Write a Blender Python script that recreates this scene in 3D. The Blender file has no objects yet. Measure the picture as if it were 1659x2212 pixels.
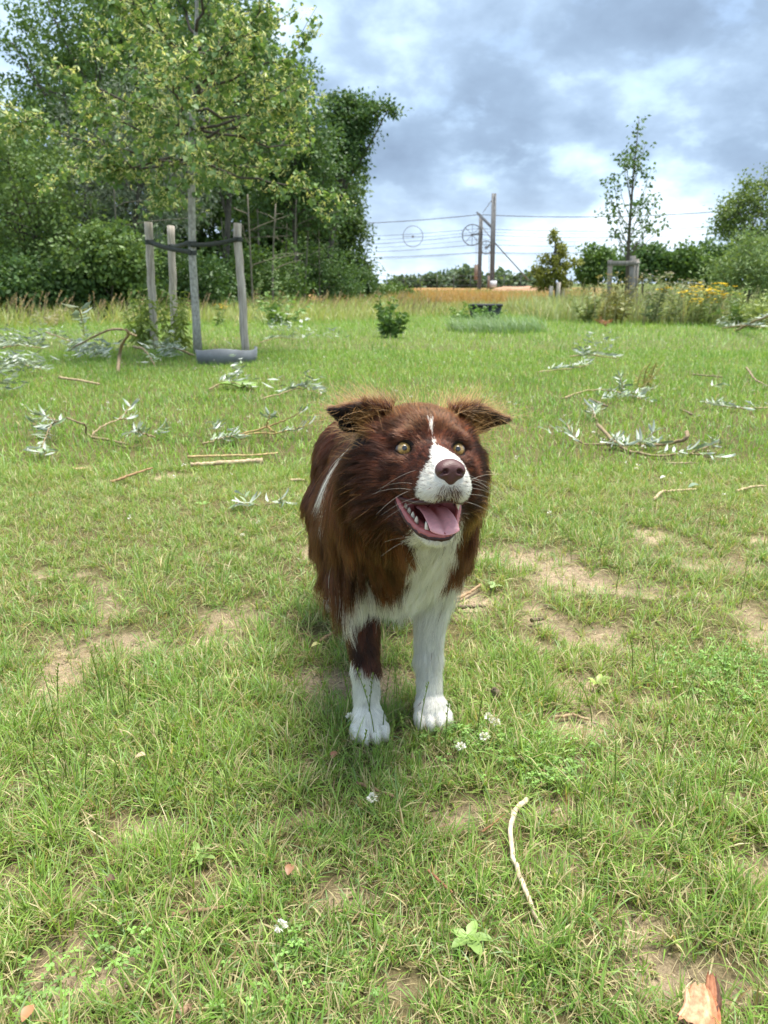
import bpy, math, random
import numpy as np
from mathutils import Vector, Matrix, Quaternion

# ------------------------------------------------------------------ camera, sky, sun, exposure
SC = bpy.context.scene
COL = SC.collection
PITCH = math.radians(16.6)
CAMZ = 0.8
FPX, CX, CY = 1658.0, 829.5, 1106.0

cam_d = bpy.data.cameras.new('camera')
cam_d.sensor_fit = 'VERTICAL'
cam_d.sensor_height = 36.0
cam_d.lens = 27.0
cam_d.clip_start = 0.02
cam_d.clip_end = 2000.0
cam_d.dof.use_dof = True
cam_d.dof.focus_distance = 1.15
cam_d.dof.aperture_fstop = 9.5
cam = bpy.data.objects.new('camera', cam_d)
COL.objects.link(cam)
cam.location = (0, 0, CAMZ)
cam.rotation_euler = (math.radians(90) - PITCH, 0, 0)
SC.camera = cam

SUN_EL, SUN_AZ = math.radians(78), math.radians(60)   # azimuth from +Y (ahead of the camera) towards +X
world = bpy.data.worlds.new('World')
SC.world = world
world.use_nodes = True
wt = world.node_tree
wt.nodes.clear()


def wn(t, **kw):
    n = wt.nodes.new(t)
    for k, v in kw.items():
        setattr(n, k, v)
    return n


def wmath(op, a, b=None, clamp=False):
    n = wn('ShaderNodeMath', operation=op)
    n.use_clamp = clamp
    for i, s in enumerate((a, b)):
        if s is None:
            continue
        if isinstance(s, (int, float)):
            n.inputs[i].default_value = s
        else:
            wt.links.new(s, n.inputs[i])
    return n.outputs[0]


sky = wn('ShaderNodeTexSky', sky_type='NISHITA')
sky.sun_disc = False
sky.sun_elevation = SUN_EL
sky.sun_rotation = SUN_AZ
sky.altitude = 20
sky.air_density = 1.0
sky.dust_density = 1.4
tc = wn('ShaderNodeTexCoord')
sep = wn('ShaderNodeSeparateXYZ')
wt.links.new(tc.outputs['Generated'], sep.inputs[0])
zc = wmath('ADD', wmath('MAXIMUM', sep.outputs[2], 0.0), 0.45)
cu = wmath('DIVIDE', sep.outputs[0], zc)
cv = wmath('DIVIDE', sep.outputs[1], zc)
cmb = wn('ShaderNodeCombineXYZ')
wt.links.new(cu, cmb.inputs[0])
wt.links.new(cv, cmb.inputs[1])
SKY_OFF = (4.4, 14.2, 6.1)


def wnoise(scale, detail, rough, off, dist=0.0):
    mp = wn('ShaderNodeMapping')
    mp.inputs['Location'].default_value = off
    wt.links.new(cmb.outputs[0], mp.inputs[0])
    n = wn('ShaderNodeTexNoise')
    n.inputs['Scale'].default_value = scale
    n.inputs['Detail'].default_value = detail
    n.inputs['Roughness'].default_value = rough
    n.inputs['Distortion'].default_value = dist
    wt.links.new(mp.outputs[0], n.inputs['Vector'])
    return n.outputs['Fac']


def wramp(fac, stops, interp='EASE'):
    r = wn('ShaderNodeValToRGB')
    r.color_ramp.interpolation = interp
    el = r.color_ramp.elements
    while len(el) < len(stops):
        el.new(0.5)
    for e, (p, c) in zip(el, stops):
        e.position = p
        e.color = (*c, 1)
    wt.links.new(fac, r.inputs[0])
    return r.outputs[0]


n1 = wnoise(2.5, 11, 0.47, SKY_OFF, 0.1)
n2 = wnoise(7.5, 9, 0.55, (SKY_OFF[0] + 5.2, SKY_OFF[1] - 3, 2.0), 0.1)
dens = wmath('ADD', wmath('MULTIPLY', n1, 0.72), wmath('MULTIPLY', n2, 0.28))
CLOUD_GAIN = 10.0
cloudc = wramp(dens, [(0.36, (0.68, 0.77, 0.84)), (0.425, (0.52, 0.635, 0.74)), (0.475, (0.37, 0.485, 0.63)),
                      (0.52, (0.265, 0.355, 0.475)), (0.58, (0.205, 0.28, 0.385)), (0.70, (0.15, 0.205, 0.29))], 'LINEAR')
cg = wn('ShaderNodeMixRGB', blend_type='MULTIPLY')
cg.inputs[0].default_value = 1
wt.links.new(cloudc, cg.inputs[1])
cg.inputs[2].default_value = (CLOUD_GAIN * 0.84, CLOUD_GAIN * 0.84, CLOUD_GAIN * 0.84, 1)
# blue gaps where the cloud is thinnest
cover = wramp(n2, [(0.30, (0.55, 0.55, 0.55)), (0.48, (1, 1, 1))])
mx = wn('ShaderNodeMixRGB')
hz0 = wramp(sep.outputs[2], [(0.08, (1, 1, 1)), (0.25, (0, 0, 0))])
wt.links.new(wmath('MAXIMUM', cover, hz0), mx.inputs[0])
wt.links.new(sky.outputs[0], mx.inputs[1])
wt.links.new(cg.outputs[0], mx.inputs[2])
# pale band of distant cloud low over the horizon
hz = wramp(sep.outputs[2], [(0.0, (1, 1, 1)), (0.14, (0, 0, 0))])
hm = wmath('MULTIPLY', hz, 0.45)
mh = wn('ShaderNodeMixRGB')
wt.links.new(hm, mh.inputs[0])
wt.links.new(mx.outputs[0], mh.inputs[1])
mh.inputs[2].default_value = (4.2, 4.9, 5.5, 1)
bg = wn('ShaderNodeBackground')
bg.inputs['Strength'].default_value = 0.1
wt.links.new(mh.outputs[0], bg.inputs['Color'])
wo = wn('ShaderNodeOutputWorld')
wt.links.new(bg.outputs[0], wo.inputs['Surface'])

sun_d = bpy.data.lights.new('sun', 'SUN')
sun_d.energy = 3.7
sun_d.angle = math.radians(30)
sun_d.color = (1.0, 0.955, 0.87)
sun = bpy.data.objects.new('sun', sun_d)
COL.objects.link(sun)
sdir = Vector((math.cos(SUN_EL) * math.sin(SUN_AZ), math.cos(SUN_EL) * math.cos(SUN_AZ), math.sin(SUN_EL)))
sun.rotation_euler = sdir.to_track_quat('Z', 'Y').to_euler()
sun.location = (0, 0, 30)

SC.view_settings.view_transform = 'Standard'
SC.view_settings.look = 'None'
SC.view_settings.exposure = 1.32
SC.view_settings.gamma = 1.0
SC.view_settings.use_curve_mapping = False
SC.render.engine = 'CYCLES'
SC.cycles.max_bounces = 10
SC.cycles.diffuse_bounces = 4
SC.cycles.glossy_bounces = 3
SC.cycles.transmission_bounces = 8
SC.cycles.transparent_max_bounces = 8
SC.cycles.use_denoising = True
SC.cycles.denoising_prefilter = 'ACCURATE'
SC.cycles.sample_clamp_indirect = 6.0
SC.cycles_curves.shape = 'RIBBONS'

# ------------------------------------------------------------------ helpers
rng = np.random.default_rng(7)
random.seed(7)
CP, SP = math.cos(PITCH), math.sin(PITCH)


def ray(px, py):
    a, b = (px - CX) / FPX, (CY - py) / FPX
    return np.array([a, CP + b * SP, -SP + b * CP])


def gp(px, py, z=0.0):
    """ground point seen at a picture position"""
    d = ray(px, py)
    t = (z - CAMZ) / d[2]
    return np.array([d[0] * t, d[1] * t, z])


def at(px, py, Y):
    d = ray(px, py)
    t = Y / d[1]
    return np.array([d[0] * t, Y, CAMZ + d[2] * t])


def tag(o, label=None, cat=None, group=None, kind=None):
    if label: o['label'] = label
    if cat: o['category'] = cat
    if group: o['group'] = group
    if kind: o['kind'] = kind
    return o


def empty(name, loc=(0, 0, 0), label=None, cat=None, group=None):
    o = bpy.data.objects.new(name, None)
    o.empty_display_size = 0.1
    o.location = loc
    COL.objects.link(o)
    return tag(o, label, cat, group)


def link(name, me, parent=None, mat=None, keep=True):
    o = bpy.data.objects.new(name, me)
    COL.objects.link(o)
    if mat and not me.materials:
        me.materials.append(mat)
    if parent is not None:
        o.parent = parent
        if keep:
            o.matrix_parent_inverse = Matrix.Translation(-Vector(parent.location))
    return o


def mesh_np(name, V, F, col=None, smooth=False):
    """V (n,3), F (m,3) or (m,4) or a list of both; col (n,3) linear colours"""
    V = np.asarray(V, dtype=np.float32)
    Fs = F if isinstance(F, list) else [F]
    Fs = [np.asarray(f, dtype=np.int32) for f in Fs if len(f)]
    me = bpy.data.meshes.new(name)
    me.vertices.add(len(V))
    me.vertices.foreach_set('co', V.ravel())
    nl = sum(f.size for f in Fs)
    npoly = sum(len(f) for f in Fs)
    me.loops.add(nl)
    me.loops.foreach_set('vertex_index', np.concatenate([f.ravel() for f in Fs]))
    me.polygons.add(npoly)
    starts, s = [], 0
    for f in Fs:
        k = f.shape[1]
        starts.append(s + np.arange(len(f)) * k)
        s += f.size
    me.polygons.foreach_set('loop_start', np.concatenate(starts).astype(np.int32))
    if smooth:
        me.polygons.foreach_set('use_smooth', np.ones(npoly, dtype=bool))
    if col is not None:
        at_ = me.attributes.new('col', 'FLOAT_COLOR', 'POINT')
        c = np.ones((len(V), 4), dtype=np.float32)
        c[:, :3] = col
        at_.data.foreach_set('color', c.ravel())
    me.update()
    me.validate()
    return me


class MB:
    """collects shapes into one mesh"""
    def __init__(self):
        self.V, self.T, self.Q, self.C, self.n = [], [], [], [], 0

    def add(self, V, T=None, Q=None, col=None):
        V = np.asarray(V, dtype=float)
        self.V.append(V)
        if T is not None and len(T): self.T.append(np.asarray(T) + self.n)
        if Q is not None and len(Q): self.Q.append(np.asarray(Q) + self.n)
        c = np.ones((len(V), 3)) if col is None else np.broadcast_to(np.asarray(col, dtype=float), (len(V), 3))
        self.C.append(c)
        self.n += len(V)

    def tube(self, pts, rad, sides=8, col=None, cap=True, jitter=0.0):
        pts = np.asarray(pts, dtype=float)
        n = len(pts)
        rad = np.broadcast_to(np.asarray(rad, dtype=float), (n,))
        tan = np.gradient(pts, axis=0)
        tan /= np.linalg.norm(tan, axis=1)[:, None] + 1e-12
        ref = np.array([0, 0, 1.0]) if abs(tan[0][2]) < 0.9 else np.array([1.0, 0, 0])
        s = np.cross(tan[0], ref)
        s /= np.linalg.norm(s)
        V = []
        ang = np.arange(sides) * 2 * math.pi / sides
        for i in range(n):
            s = s - tan[i] * np.dot(s, tan[i])
            s /= np.linalg.norm(s) + 1e-12
            b = np.cross(tan[i], s)
            r = rad[i] * (1 + jitter * (rng.random(sides) - 0.5))
            V.append(pts[i] + (np.cos(ang) * r)[:, None] * s + (np.sin(ang) * r)[:, None] * b)
        V = np.concatenate(V)
        Q = []
        for i in range(n - 1):
            for k in range(sides):
                k2 = (k + 1) % sides
                Q.append((i * sides + k, i * sides + k2, (i + 1) * sides + k2, (i + 1) * sides + k))
        T = []
        if cap:
            c0, c1 = len(V), len(V) + 1
            V = np.vstack([V, pts[0] , pts[-1]])
            for k in range(sides):
                k2 = (k + 1) % sides
                T.append((c0, k2, k))
                T.append((c1, (n - 1) * sides + k, (n - 1) * sides + k2))
        self.add(V, T, Q, col)

    def box(self, c, size, rot=None, col=None):
        sx, sy, sz = np.asarray(size) / 2
        V = np.array([(x, y, z) for x in (-sx, sx) for y in (-sy, sy) for z in (-sz, sz)])
        if rot is not None:
            V = V @ np.asarray(rot).T
        V = V + np.asarray(c)
        Q = [(0, 1, 3, 2), (4, 6, 7, 5), (0, 4, 5, 1), (2, 3, 7, 6), (0, 2, 6, 4), (1, 5, 7, 3)]
        self.add(V, None, Q, col)

    def mesh(self, name, smooth=False):
        V = np.concatenate(self.V)
        F = []
        if self.T: F.append(np.concatenate(self.T))
        if self.Q: F.append(np.concatenate(self.Q))
        return mesh_np(name, V, F, np.concatenate(self.C), smooth)

    def build(self, name, mat, parent=None, smooth=False):
        return link(name, self.mesh(name, smooth), parent, mat)


def _hash(ix, iy, seed):
    h = (ix.astype(np.int64) * 374761393 + iy.astype(np.int64) * 668265263 + seed * 974711) & 0x7fffffff
    h = ((h ^ (h >> 13)) * 1274126177) & 0x7fffffff
    return ((h ^ (h >> 16)) & 0xffff) / 65535.0


def vnoise(x, y, seed=0):
    x, y = np.asarray(x, dtype=float), np.asarray(y, dtype=float)
    ix, iy = np.floor(x), np.floor(y)
    fx, fy = x - ix, y - iy
    fx, fy = fx * fx * (3 - 2 * fx), fy * fy * (3 - 2 * fy)
    a, b = _hash(ix, iy, seed), _hash(ix + 1, iy, seed)
    c, d = _hash(ix, iy + 1, seed), _hash(ix + 1, iy + 1, seed)
    return (a * (1 - fx) + b * fx) * (1 - fy) + (c * (1 - fx) + d * fx) * fy


def fbm(x, y, seed=0, oct=4):
    s, a, t = 0, 0.5, 0
    for i in range(oct):
        s = s + a * vnoise(x * 2 ** i + 17.3 * i, y * 2 ** i - 9.1 * i, seed + i)
        t += a
        a *= 0.5
    return s / t


# ------------------------------------------------------------------ materials
def new_mat(name):
    m = bpy.data.materials.new(name)
    m.use_nodes = True
    m.node_tree.nodes.clear()
    return m, m.node_tree


def nd(t, typ, **kw):
    n = t.nodes.new(typ)
    for k, v in kw.items():
        if k in n.inputs.keys() if hasattr(n.inputs, 'keys') else False:
            n.inputs[k].default_value = v
        else:
            setattr(n, k, v)
    return n


def leaf_mat(name, trans=0.35, rough=0.5, spec=0.35, tint=(1.15, 1.1, 0.55), vary=0.0):
    """thin foliage: colour from the leaf's own attribute, light coming through"""
    m, t = new_mat(name)
    a = t.nodes.new('ShaderNodeAttribute')
    a.attribute_name = 'col'
    p = t.nodes.new('ShaderNodeBsdfPrincipled')
    p.inputs['Roughness'].default_value = rough
    p.inputs['Specular IOR Level'].default_value = spec
    tr = t.nodes.new('ShaderNodeBsdfTranslucent')
    mu = t.nodes.new('ShaderNodeMixRGB')
    mu.blend_type = 'MULTIPLY'
    mu.inputs[0].default_value = 1
    mu.inputs[2].default_value = (*tint, 1)
    mix = t.nodes.new('ShaderNodeMixShader')
    mix.inputs[0].default_value = trans
    o = t.nodes.new('ShaderNodeOutputMaterial')
    t.links.new(a.outputs['Color'], p.inputs['Base Color'])
    t.links.new(a.outputs['Color'], mu.inputs[1])
    t.links.new(mu.outputs[0], tr.inputs['Color'])
    t.links.new(p.outputs[0], mix.inputs[1])
    t.links.new(tr.outputs[0], mix.inputs[2])
    t.links.new(mix.outputs[0], o.inputs[0])
    return m


def noise_mat(name, c1, c2, scale=20.0, rough=0.8, bump=0.3, stretch=(1, 1, 1), detail=6, spec=0.3, attr=False, bump_scale=None, metallic=0.0, dist=0.01):
    m, t = new_mat(name)
    tc = t.nodes.new('ShaderNodeTexCoord')
    mp = t.nodes.new('ShaderNodeMapping')
    mp.inputs['Scale'].default_value = stretch
    n = t.nodes.new('ShaderNodeTexNoise')
    n.inputs['Scale'].default_value = scale
    n.inputs['Detail'].default_value = detail
    n.inputs['Roughness'].default_value = 0.65
    r = t.nodes.new('ShaderNodeValToRGB')
    r.color_ramp.elements[0].position = 0.32
    r.color_ramp.elements[1].position = 0.68
    r.color_ramp.elements[0].color = (*c1, 1)
    r.color_ramp.elements[1].color = (*c2, 1)
    p = t.nodes.new('ShaderNodeBsdfPrincipled')
    p.inputs['Roughness'].default_value = rough
    p.inputs['Specular IOR Level'].default_value = spec
    p.inputs['Metallic'].default_value = metallic
    b = t.nodes.new('ShaderNodeBump')
    b.inputs['Strength'].default_value = bump
    b.inputs['Distance'].default_value = dist
    o = t.nodes.new('ShaderNodeOutputMaterial')
    L = t.links.new
    L(tc.outputs['Object'], mp.inputs[0])
    L(mp.outputs[0], n.inputs['Vector'])
    L(n.outputs['Fac'], r.inputs[0])
    c = r.outputs[0]
    if attr:
        a = t.nodes.new('ShaderNodeAttribute')
        a.attribute_name = 'col'
        mu = t.nodes.new('ShaderNodeMixRGB')
        mu.blend_type = 'MULTIPLY'
        mu.inputs[0].default_value = 1
        L(c, mu.inputs[1])
        L(a.outputs['Color'], mu.inputs[2])
        c = mu.outputs[0]
    L(c, p.inputs['Base Color'])
    L(n.outputs['Fac'], b.inputs['Height'])
    L(b.outputs[0], p.inputs['Normal'])
    L(p.outputs[0], o.inputs[0])
    return m


M_GRASS = leaf_mat('grass_blade', 0.38, 0.42, 0.4)
M_LEAF = leaf_mat('leaf', 0.32, 0.5, 0.35)
M_WILLOW = leaf_mat('willow_leaf', 0.2, 0.45, 0.45, (1, 1, 0.8))
M_BARK = noise_mat('bark', (0.05, 0.042, 0.035), (0.16, 0.14, 0.115), 14, 0.9, 0.6, (1, 1, 0.25))
M_TWIG = noise_mat('twig_bark', (0.20, 0.15, 0.10), (0.42, 0.35, 0.26), 60, 0.8, 0.4, (1, 1, 1), attr=True)


def unit(v):
    v = np.asarray(v, float)
    return v / (np.linalg.norm(v, axis=-1, keepdims=True) + 1e-12)
# ------------------------------------------------------------------ ground
# worn patches in the turf, (picture x, picture y, half width px, half height px)
PATCHES = [(1235, 1245, 75, 28), (1150, 1205, 60, 22), (1350, 1275, 75, 22), (1165, 1335, 60, 22), (1010, 1290, 55, 30), (1120, 1195, 110, 20), (1420, 1150, 60, 14), (690, 1195, 40, 16),
           (1255, 1505, 55, 30), (1230, 1470, 40, 20), (1260, 1640, 40, 22), (1400, 1510, 45, 16),
           (1190, 1745, 70, 26), (1230, 1865, 60, 40), (1420, 1885, 90, 45), (1390, 1800, 50, 30), (1500, 1930, 60, 35), (1590, 1730, 50, 20), (1620, 1880, 50, 28), (1130, 2000, 40, 20),
           (900, 1640, 40, 16), (640, 1765, 55, 26), (740, 1940, 70, 30), (870, 2120, 75, 55), (400, 1890, 75, 34), (330, 1790, 60, 26), (180, 1940, 50, 25), (35, 1690, 40, 18), (20, 1900, 45, 40),
           (1000, 1760, 60, 30), (450, 2080, 45, 18), (1600, 2120, 80, 40), (1430, 2110, 50, 40), (1150, 2150, 60, 22), (560, 2000, 40, 20), (1420, 1990, 60, 30), (1000, 2010, 40, 20),
           (350, 1030, 60, 8), (160, 1010, 50, 6), (160, 1240, 60, 10), (1500, 1215, 60, 14), (1640, 1165, 40, 10), (1300, 1230, 60, 12), (1380, 1150, 40, 10)]
_pc = []
for (px, py, hw, hh) in PATCHES:
    c = gp(px, py)
    e = gp(px + hw, py)
    f0, f1 = gp(px, py - hh), gp(px, py + hh)
    _pc.append((c[0], c[1], abs(e[0] - c[0]), abs(f0[1] - f1[1]) / 2))


def bare(x, y):
    """0 = full turf, 1 = bare soil"""
    x, y = np.asarray(x, float), np.asarray(y, float)
    b = np.zeros_like(x)
    w = fbm(x * 9, y * 9, 31) - 0.5
    w2 = (fbm(x * 34, y * 34, 37, 2) - 0.5) * 0.9
    for (cx, cy, rx, ry) in _pc:
        d = np.sqrt(((x - cx) / rx) ** 2 + ((y - cy) / ry) ** 2) + w * 2.6 + w2
        b = np.maximum(b, np.clip((1.13 - d) / 0.5, 0, 1))
    near = np.clip((2.6 - y) / 1.2, 0, 1)
    n = fbm(x * 5.5 + 3, y * 5.5, 57)
    b = np.maximum(b, near * np.clip((n - 0.605) / 0.09, 0, 1) * 0.95)
    return b


def ground_z(x, y):
    x, y = np.asarray(x, float), np.asarray(y, float)
    z = (fbm(x * 1.3, y * 1.3, 3) - 0.5) * 0.03 * np.clip(y / 6, 0.25, 1)
    z = z + (fbm(x * 7, y * 7, 5) - 0.5) * 0.014
    z = z + (fbm(x * 0.16, y * 0.16, 9) - 0.5) * 0.25 * np.clip((y - 9) / 10, 0, 1)
    # low rail embankment far behind
    e = np.clip((y - 50) / 8, 0, 1) * 0.22
    return z + e * e * (3 - 2 * e) - 0.012 * bare(x, y) * np.clip((8 - y) / 3, 0, 1)


def build_ground():
    ys = np.concatenate([np.linspace(-30, -1, 12), np.arange(-0.8, 0.4, 0.1), np.arange(0.4, 4.0, 0.028), np.arange(4.0, 12, 0.12), np.arange(12, 60, 0.9), np.geomspace(60, 1500, 26)])
    ny = len(ys)
    nx = 181
    s = np.linspace(-1, 1, nx)
    s = np.sign(s) * (0.35 * np.abs(s) + 0.65 * np.abs(s) ** 6)
    V = []
    for y in ys:
        half = max(14.0, abs(y) * 1.6) if y > 6 else 14.0
        V.append(np.stack([s * half, np.full(nx, y), np.zeros(nx)], 1))
    V = np.concatenate(V)
    V[:, 2] = ground_z(V[:, 0], V[:, 1])
    b = bare(V[:, 0], V[:, 1])
    i, j = np.meshgrid(np.arange(ny - 1), np.arange(nx - 1), indexing='ij')
    a = (i * nx + j).ravel()
    Q = np.stack([a, a + 1, a + nx + 1, a + nx], 1)
    # soil and thatch; a dry orange-brown sward on the embankment
    n = fbm(V[:, 0] * 3, V[:, 1] * 3, 77)[:, None]
    n3 = fbm(V[:, 0] * 26, V[:, 1] * 26, 79)[:, None]
    soil = np.array([0.40, 0.315, 0.225]) * (0.62 + 0.45 * n + 0.4 * n3)
    thatch = np.array([0.135, 0.118, 0.055]) * (0.7 + 0.6 * n)
    far = np.array([0.13, 0.17, 0.055]) * (0.8 + 0.4 * n)
    dry = np.array([0.34, 0.20, 0.09]) * (0.8 + 0.4 * n)
    c = soil * b[:, None] + thatch * (1 - b[:, None])
    k = np.clip((V[:, 1] - 5) / 8, 0, 1)[:, None]
    c = c * (1 - k) + far * k
    kd = (np.clip((V[:, 1] - 32) / 4, 0, 1) * np.clip((.30 - V[:, 0] / np.maximum(V[:, 1], 1)) / .05, 0, 1) * np.clip((140 - V[:, 1]) / 40, 0, 1))[:, None]
    c = c * (1 - kd) + dry * kd
    me = mesh_np('ground', V, Q, c, True)
    m, t = new_mat('turf_soil')
    L = t.links.new
    a_ = t.nodes.new('ShaderNodeAttribute'); a_.attribute_name = 'col'
    tcn = t.nodes.new('ShaderNodeTexCoord')
    n1 = t.nodes.new('ShaderNodeTexNoise'); n1.inputs['Scale'].default_value = 90; n1.inputs['Detail'].default_value = 8
    n1.inputs['Roughness'].default_value = 0.7
    L(tcn.outputs['Object'], n1.inputs['Vector'])
    rr = t.nodes.new('ShaderNodeValToRGB')
    rr.color_ramp.elements[0].position = 0.3; rr.color_ramp.elements[0].color = (0.55, 0.53, 0.5, 1)
    rr.color_ramp.elements[1].position = 0.7; rr.color_ramp.elements[1].color = (1.3, 1.28, 1.25, 1)
    L(n1.outputs['Fac'], rr.inputs[0])
    mu = t.nodes.new('ShaderNodeMixRGB'); mu.blend_type = 'MULTIPLY'; mu.inputs[0].default_value = 1
    n2 = t.nodes.new('ShaderNodeTexNoise'); n2.inputs['Scale'].default_value = 420; n2.inputs['Detail'].default_value = 5; n2.inputs['Roughness'].default_value = 0.8
    L(tcn.outputs['Object'], n2.inputs['Vector'])
    r2 = t.nodes.new('ShaderNodeValToRGB')
    r2.color_ramp.elements[0].position = 0.33; r2.color_ramp.elements[0].color = (0.5, 0.47, 0.44, 1)
    r2.color_ramp.elements[1].position = 0.66; r2.color_ramp.elements[1].color = (1.3, 1.3, 1.28, 1)
    L(n2.outputs['Fac'], r2.inputs[0])
    m2 = t.nodes.new('ShaderNodeMixRGB'); m2.blend_type = 'MULTIPLY'; m2.inputs[0].default_value = 1
    L(rr.outputs[0], m2.inputs[1]); L(r2.outputs[0], m2.inputs[2])
    L(a_.outputs['Color'], mu.inputs[1]); L(m2.outputs[0], mu.inputs[2])
    p = t.nodes.new('ShaderNodeBsdfPrincipled'); p.inputs['Roughness'].default_value = 0.95
    p.inputs['Specular IOR Level'].default_value = 0.15
    L(mu.outputs[0], p.inputs['Base Color'])
    bp = t.nodes.new('ShaderNodeBump'); bp.inputs['Strength'].default_value = 0.8; bp.inputs['Distance'].default_value = 0.012
    L(n1.outputs['Fac'], bp.inputs['Height']); L(bp.outputs[0], p.inputs['Normal'])
    o = t.nodes.new('ShaderNodeOutputMaterial'); L(p.outputs[0], o.inputs[0])
    g = link('ground', me, None, m)
    tag(g, 'flat grassy field with worn patches of pale soil', 'ground', kind='structure')


build_ground()


# ------------------------------------------------------------------ grass
def blades(P, head, length, width, lean, curl, c0, c1, nseg=3, twist=None):
    """n grass blades: strips that bend over along their length"""
    n = len(P)
    th = np.asarray(lean)[:, None] + np.asarray(curl)[:, None] * np.linspace(0, 1, nseg + 1)[None, :]
    dl = (np.asarray(length) / nseg)[:, None]
    hx = np.concatenate([np.zeros((n, 1)), np.cumsum(np.sin(th[:, :-1] * 0.5 + th[:, 1:] * 0.5) * dl, 1)], 1)
    hz_ = np.concatenate([np.zeros((n, 1)), np.cumsum(np.cos(th[:, :-1] * 0.5 + th[:, 1:] * 0.5) * dl, 1)], 1)
    ch, sh = np.cos(head), np.sin(head)
    cen = np.stack([P[:, 0:1] + hx * ch[:, None], P[:, 1:2] + hx * sh[:, None], P[:, 2:3] + np.maximum(hz_, -0.01)], 2)
    side = np.stack([-sh, ch, np.zeros(n)], 1)
    if twist is not None:
        side = side * np.cos(twist)[:, None] + np.stack([ch * 0.3, sh * 0.3, np.full(n, 0.95)], 1) * np.sin(twist)[:, None]
    tt = np.linspace(0, 1, nseg + 1)
    prof = np.clip(0.75 + 0.6 * tt - 1.35 * tt ** 2.2, 0, 1)
    vp = 2 * nseg + 1
    V = np.empty((n, vp, 3), np.float32)
    C = np.empty((n, vp, 3), np.float32)
    for k in range(nseg):
        w = (np.asarray(width) * 0.5 * prof[k])[:, None] * side
        V[:, 2 * k] = cen[:, k] - w
        V[:, 2 * k + 1] = cen[:, k] + w
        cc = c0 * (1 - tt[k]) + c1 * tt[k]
        C[:, 2 * k] = cc
        C[:, 2 * k + 1] = cc
    V[:, -1] = cen[:, -1]
    C[:, -1] = c1
    base = (np.arange(n) * vp)[:, None]
    Q = []
    for k in range(nseg - 1):
        Q.append(base + np.array([[2 * k, 2 * k + 1, 2 * k + 3, 2 * k + 2]]))
    Q = np.concatenate(Q) if Q else np.zeros((0, 4), int)
    T = base + np.array([[2 * nseg - 2, 2 * nseg - 1, 2 * nseg]])
    return V.reshape(-1, 3), T, Q, C.reshape(-1, 3)


class Field:
    def __init__(self): self.mb = MB()
    def put(self, *a, **k):
        V, T, Q, C = blades(*a, **k)
        self.mb.add(V, T, Q, C)


def half_w(y): return 0.5 * (0.96 * y + 0.25) + 0.45 + 0.06 * y


def scatter(n, y0, y1, power=1.0):
    """uniform over the visible wedge of field"""
    y = rng.uniform(y0, y1, int(n * 2.2))
    keep = rng.random(len(y)) < half_w(y) / half_w(np.array([y1]))[0]
    y = y[keep][:n]
    x = rng.uniform(-1, 1, len(y)) * half_w(y)
    return x, y


G_LUSH = np.array([0.128, 0.285, 0.030])
G_MID = np.array([0.215, 0.375, 0.048])
G_PALE = np.array([0.35, 0.49, 0.12])
G_BLUE = np.array([0.20, 0.33, 0.12])
STRAW = np.array([0.56, 0.47, 0.26])
RUST = np.array([0.36, 0.23, 0.12])


def grass_cols(x, y, n, dry=0.12):
    u = fbm(x * 1.7, y * 1.7, 101)[:, None]
    v = rng.random((n, 1))
    k = np.clip((u - 0.3) * 2.2 + (v - 0.5) * 0.9, 0, 1)
    c = G_LUSH * (1 - k) + G_MID * k
    p = rng.random((n, 1)) < 0.24
    c = np.where(p, G_PALE, c)
    p = (rng.random((n, 1)) < 0.12)
    c = np.where(p, G_BLUE, c)
    d = rng.random((n, 1)) < dry
    c = np.where(d, STRAW * (0.75 + 0.4 * rng.random((n, 1))), c)
    d = rng.random((n, 1)) < dry * 0.15
    c = np.where(d, RUST, c)
    return c * (0.8 + 0.4 * rng.random((n, 1)))


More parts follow.
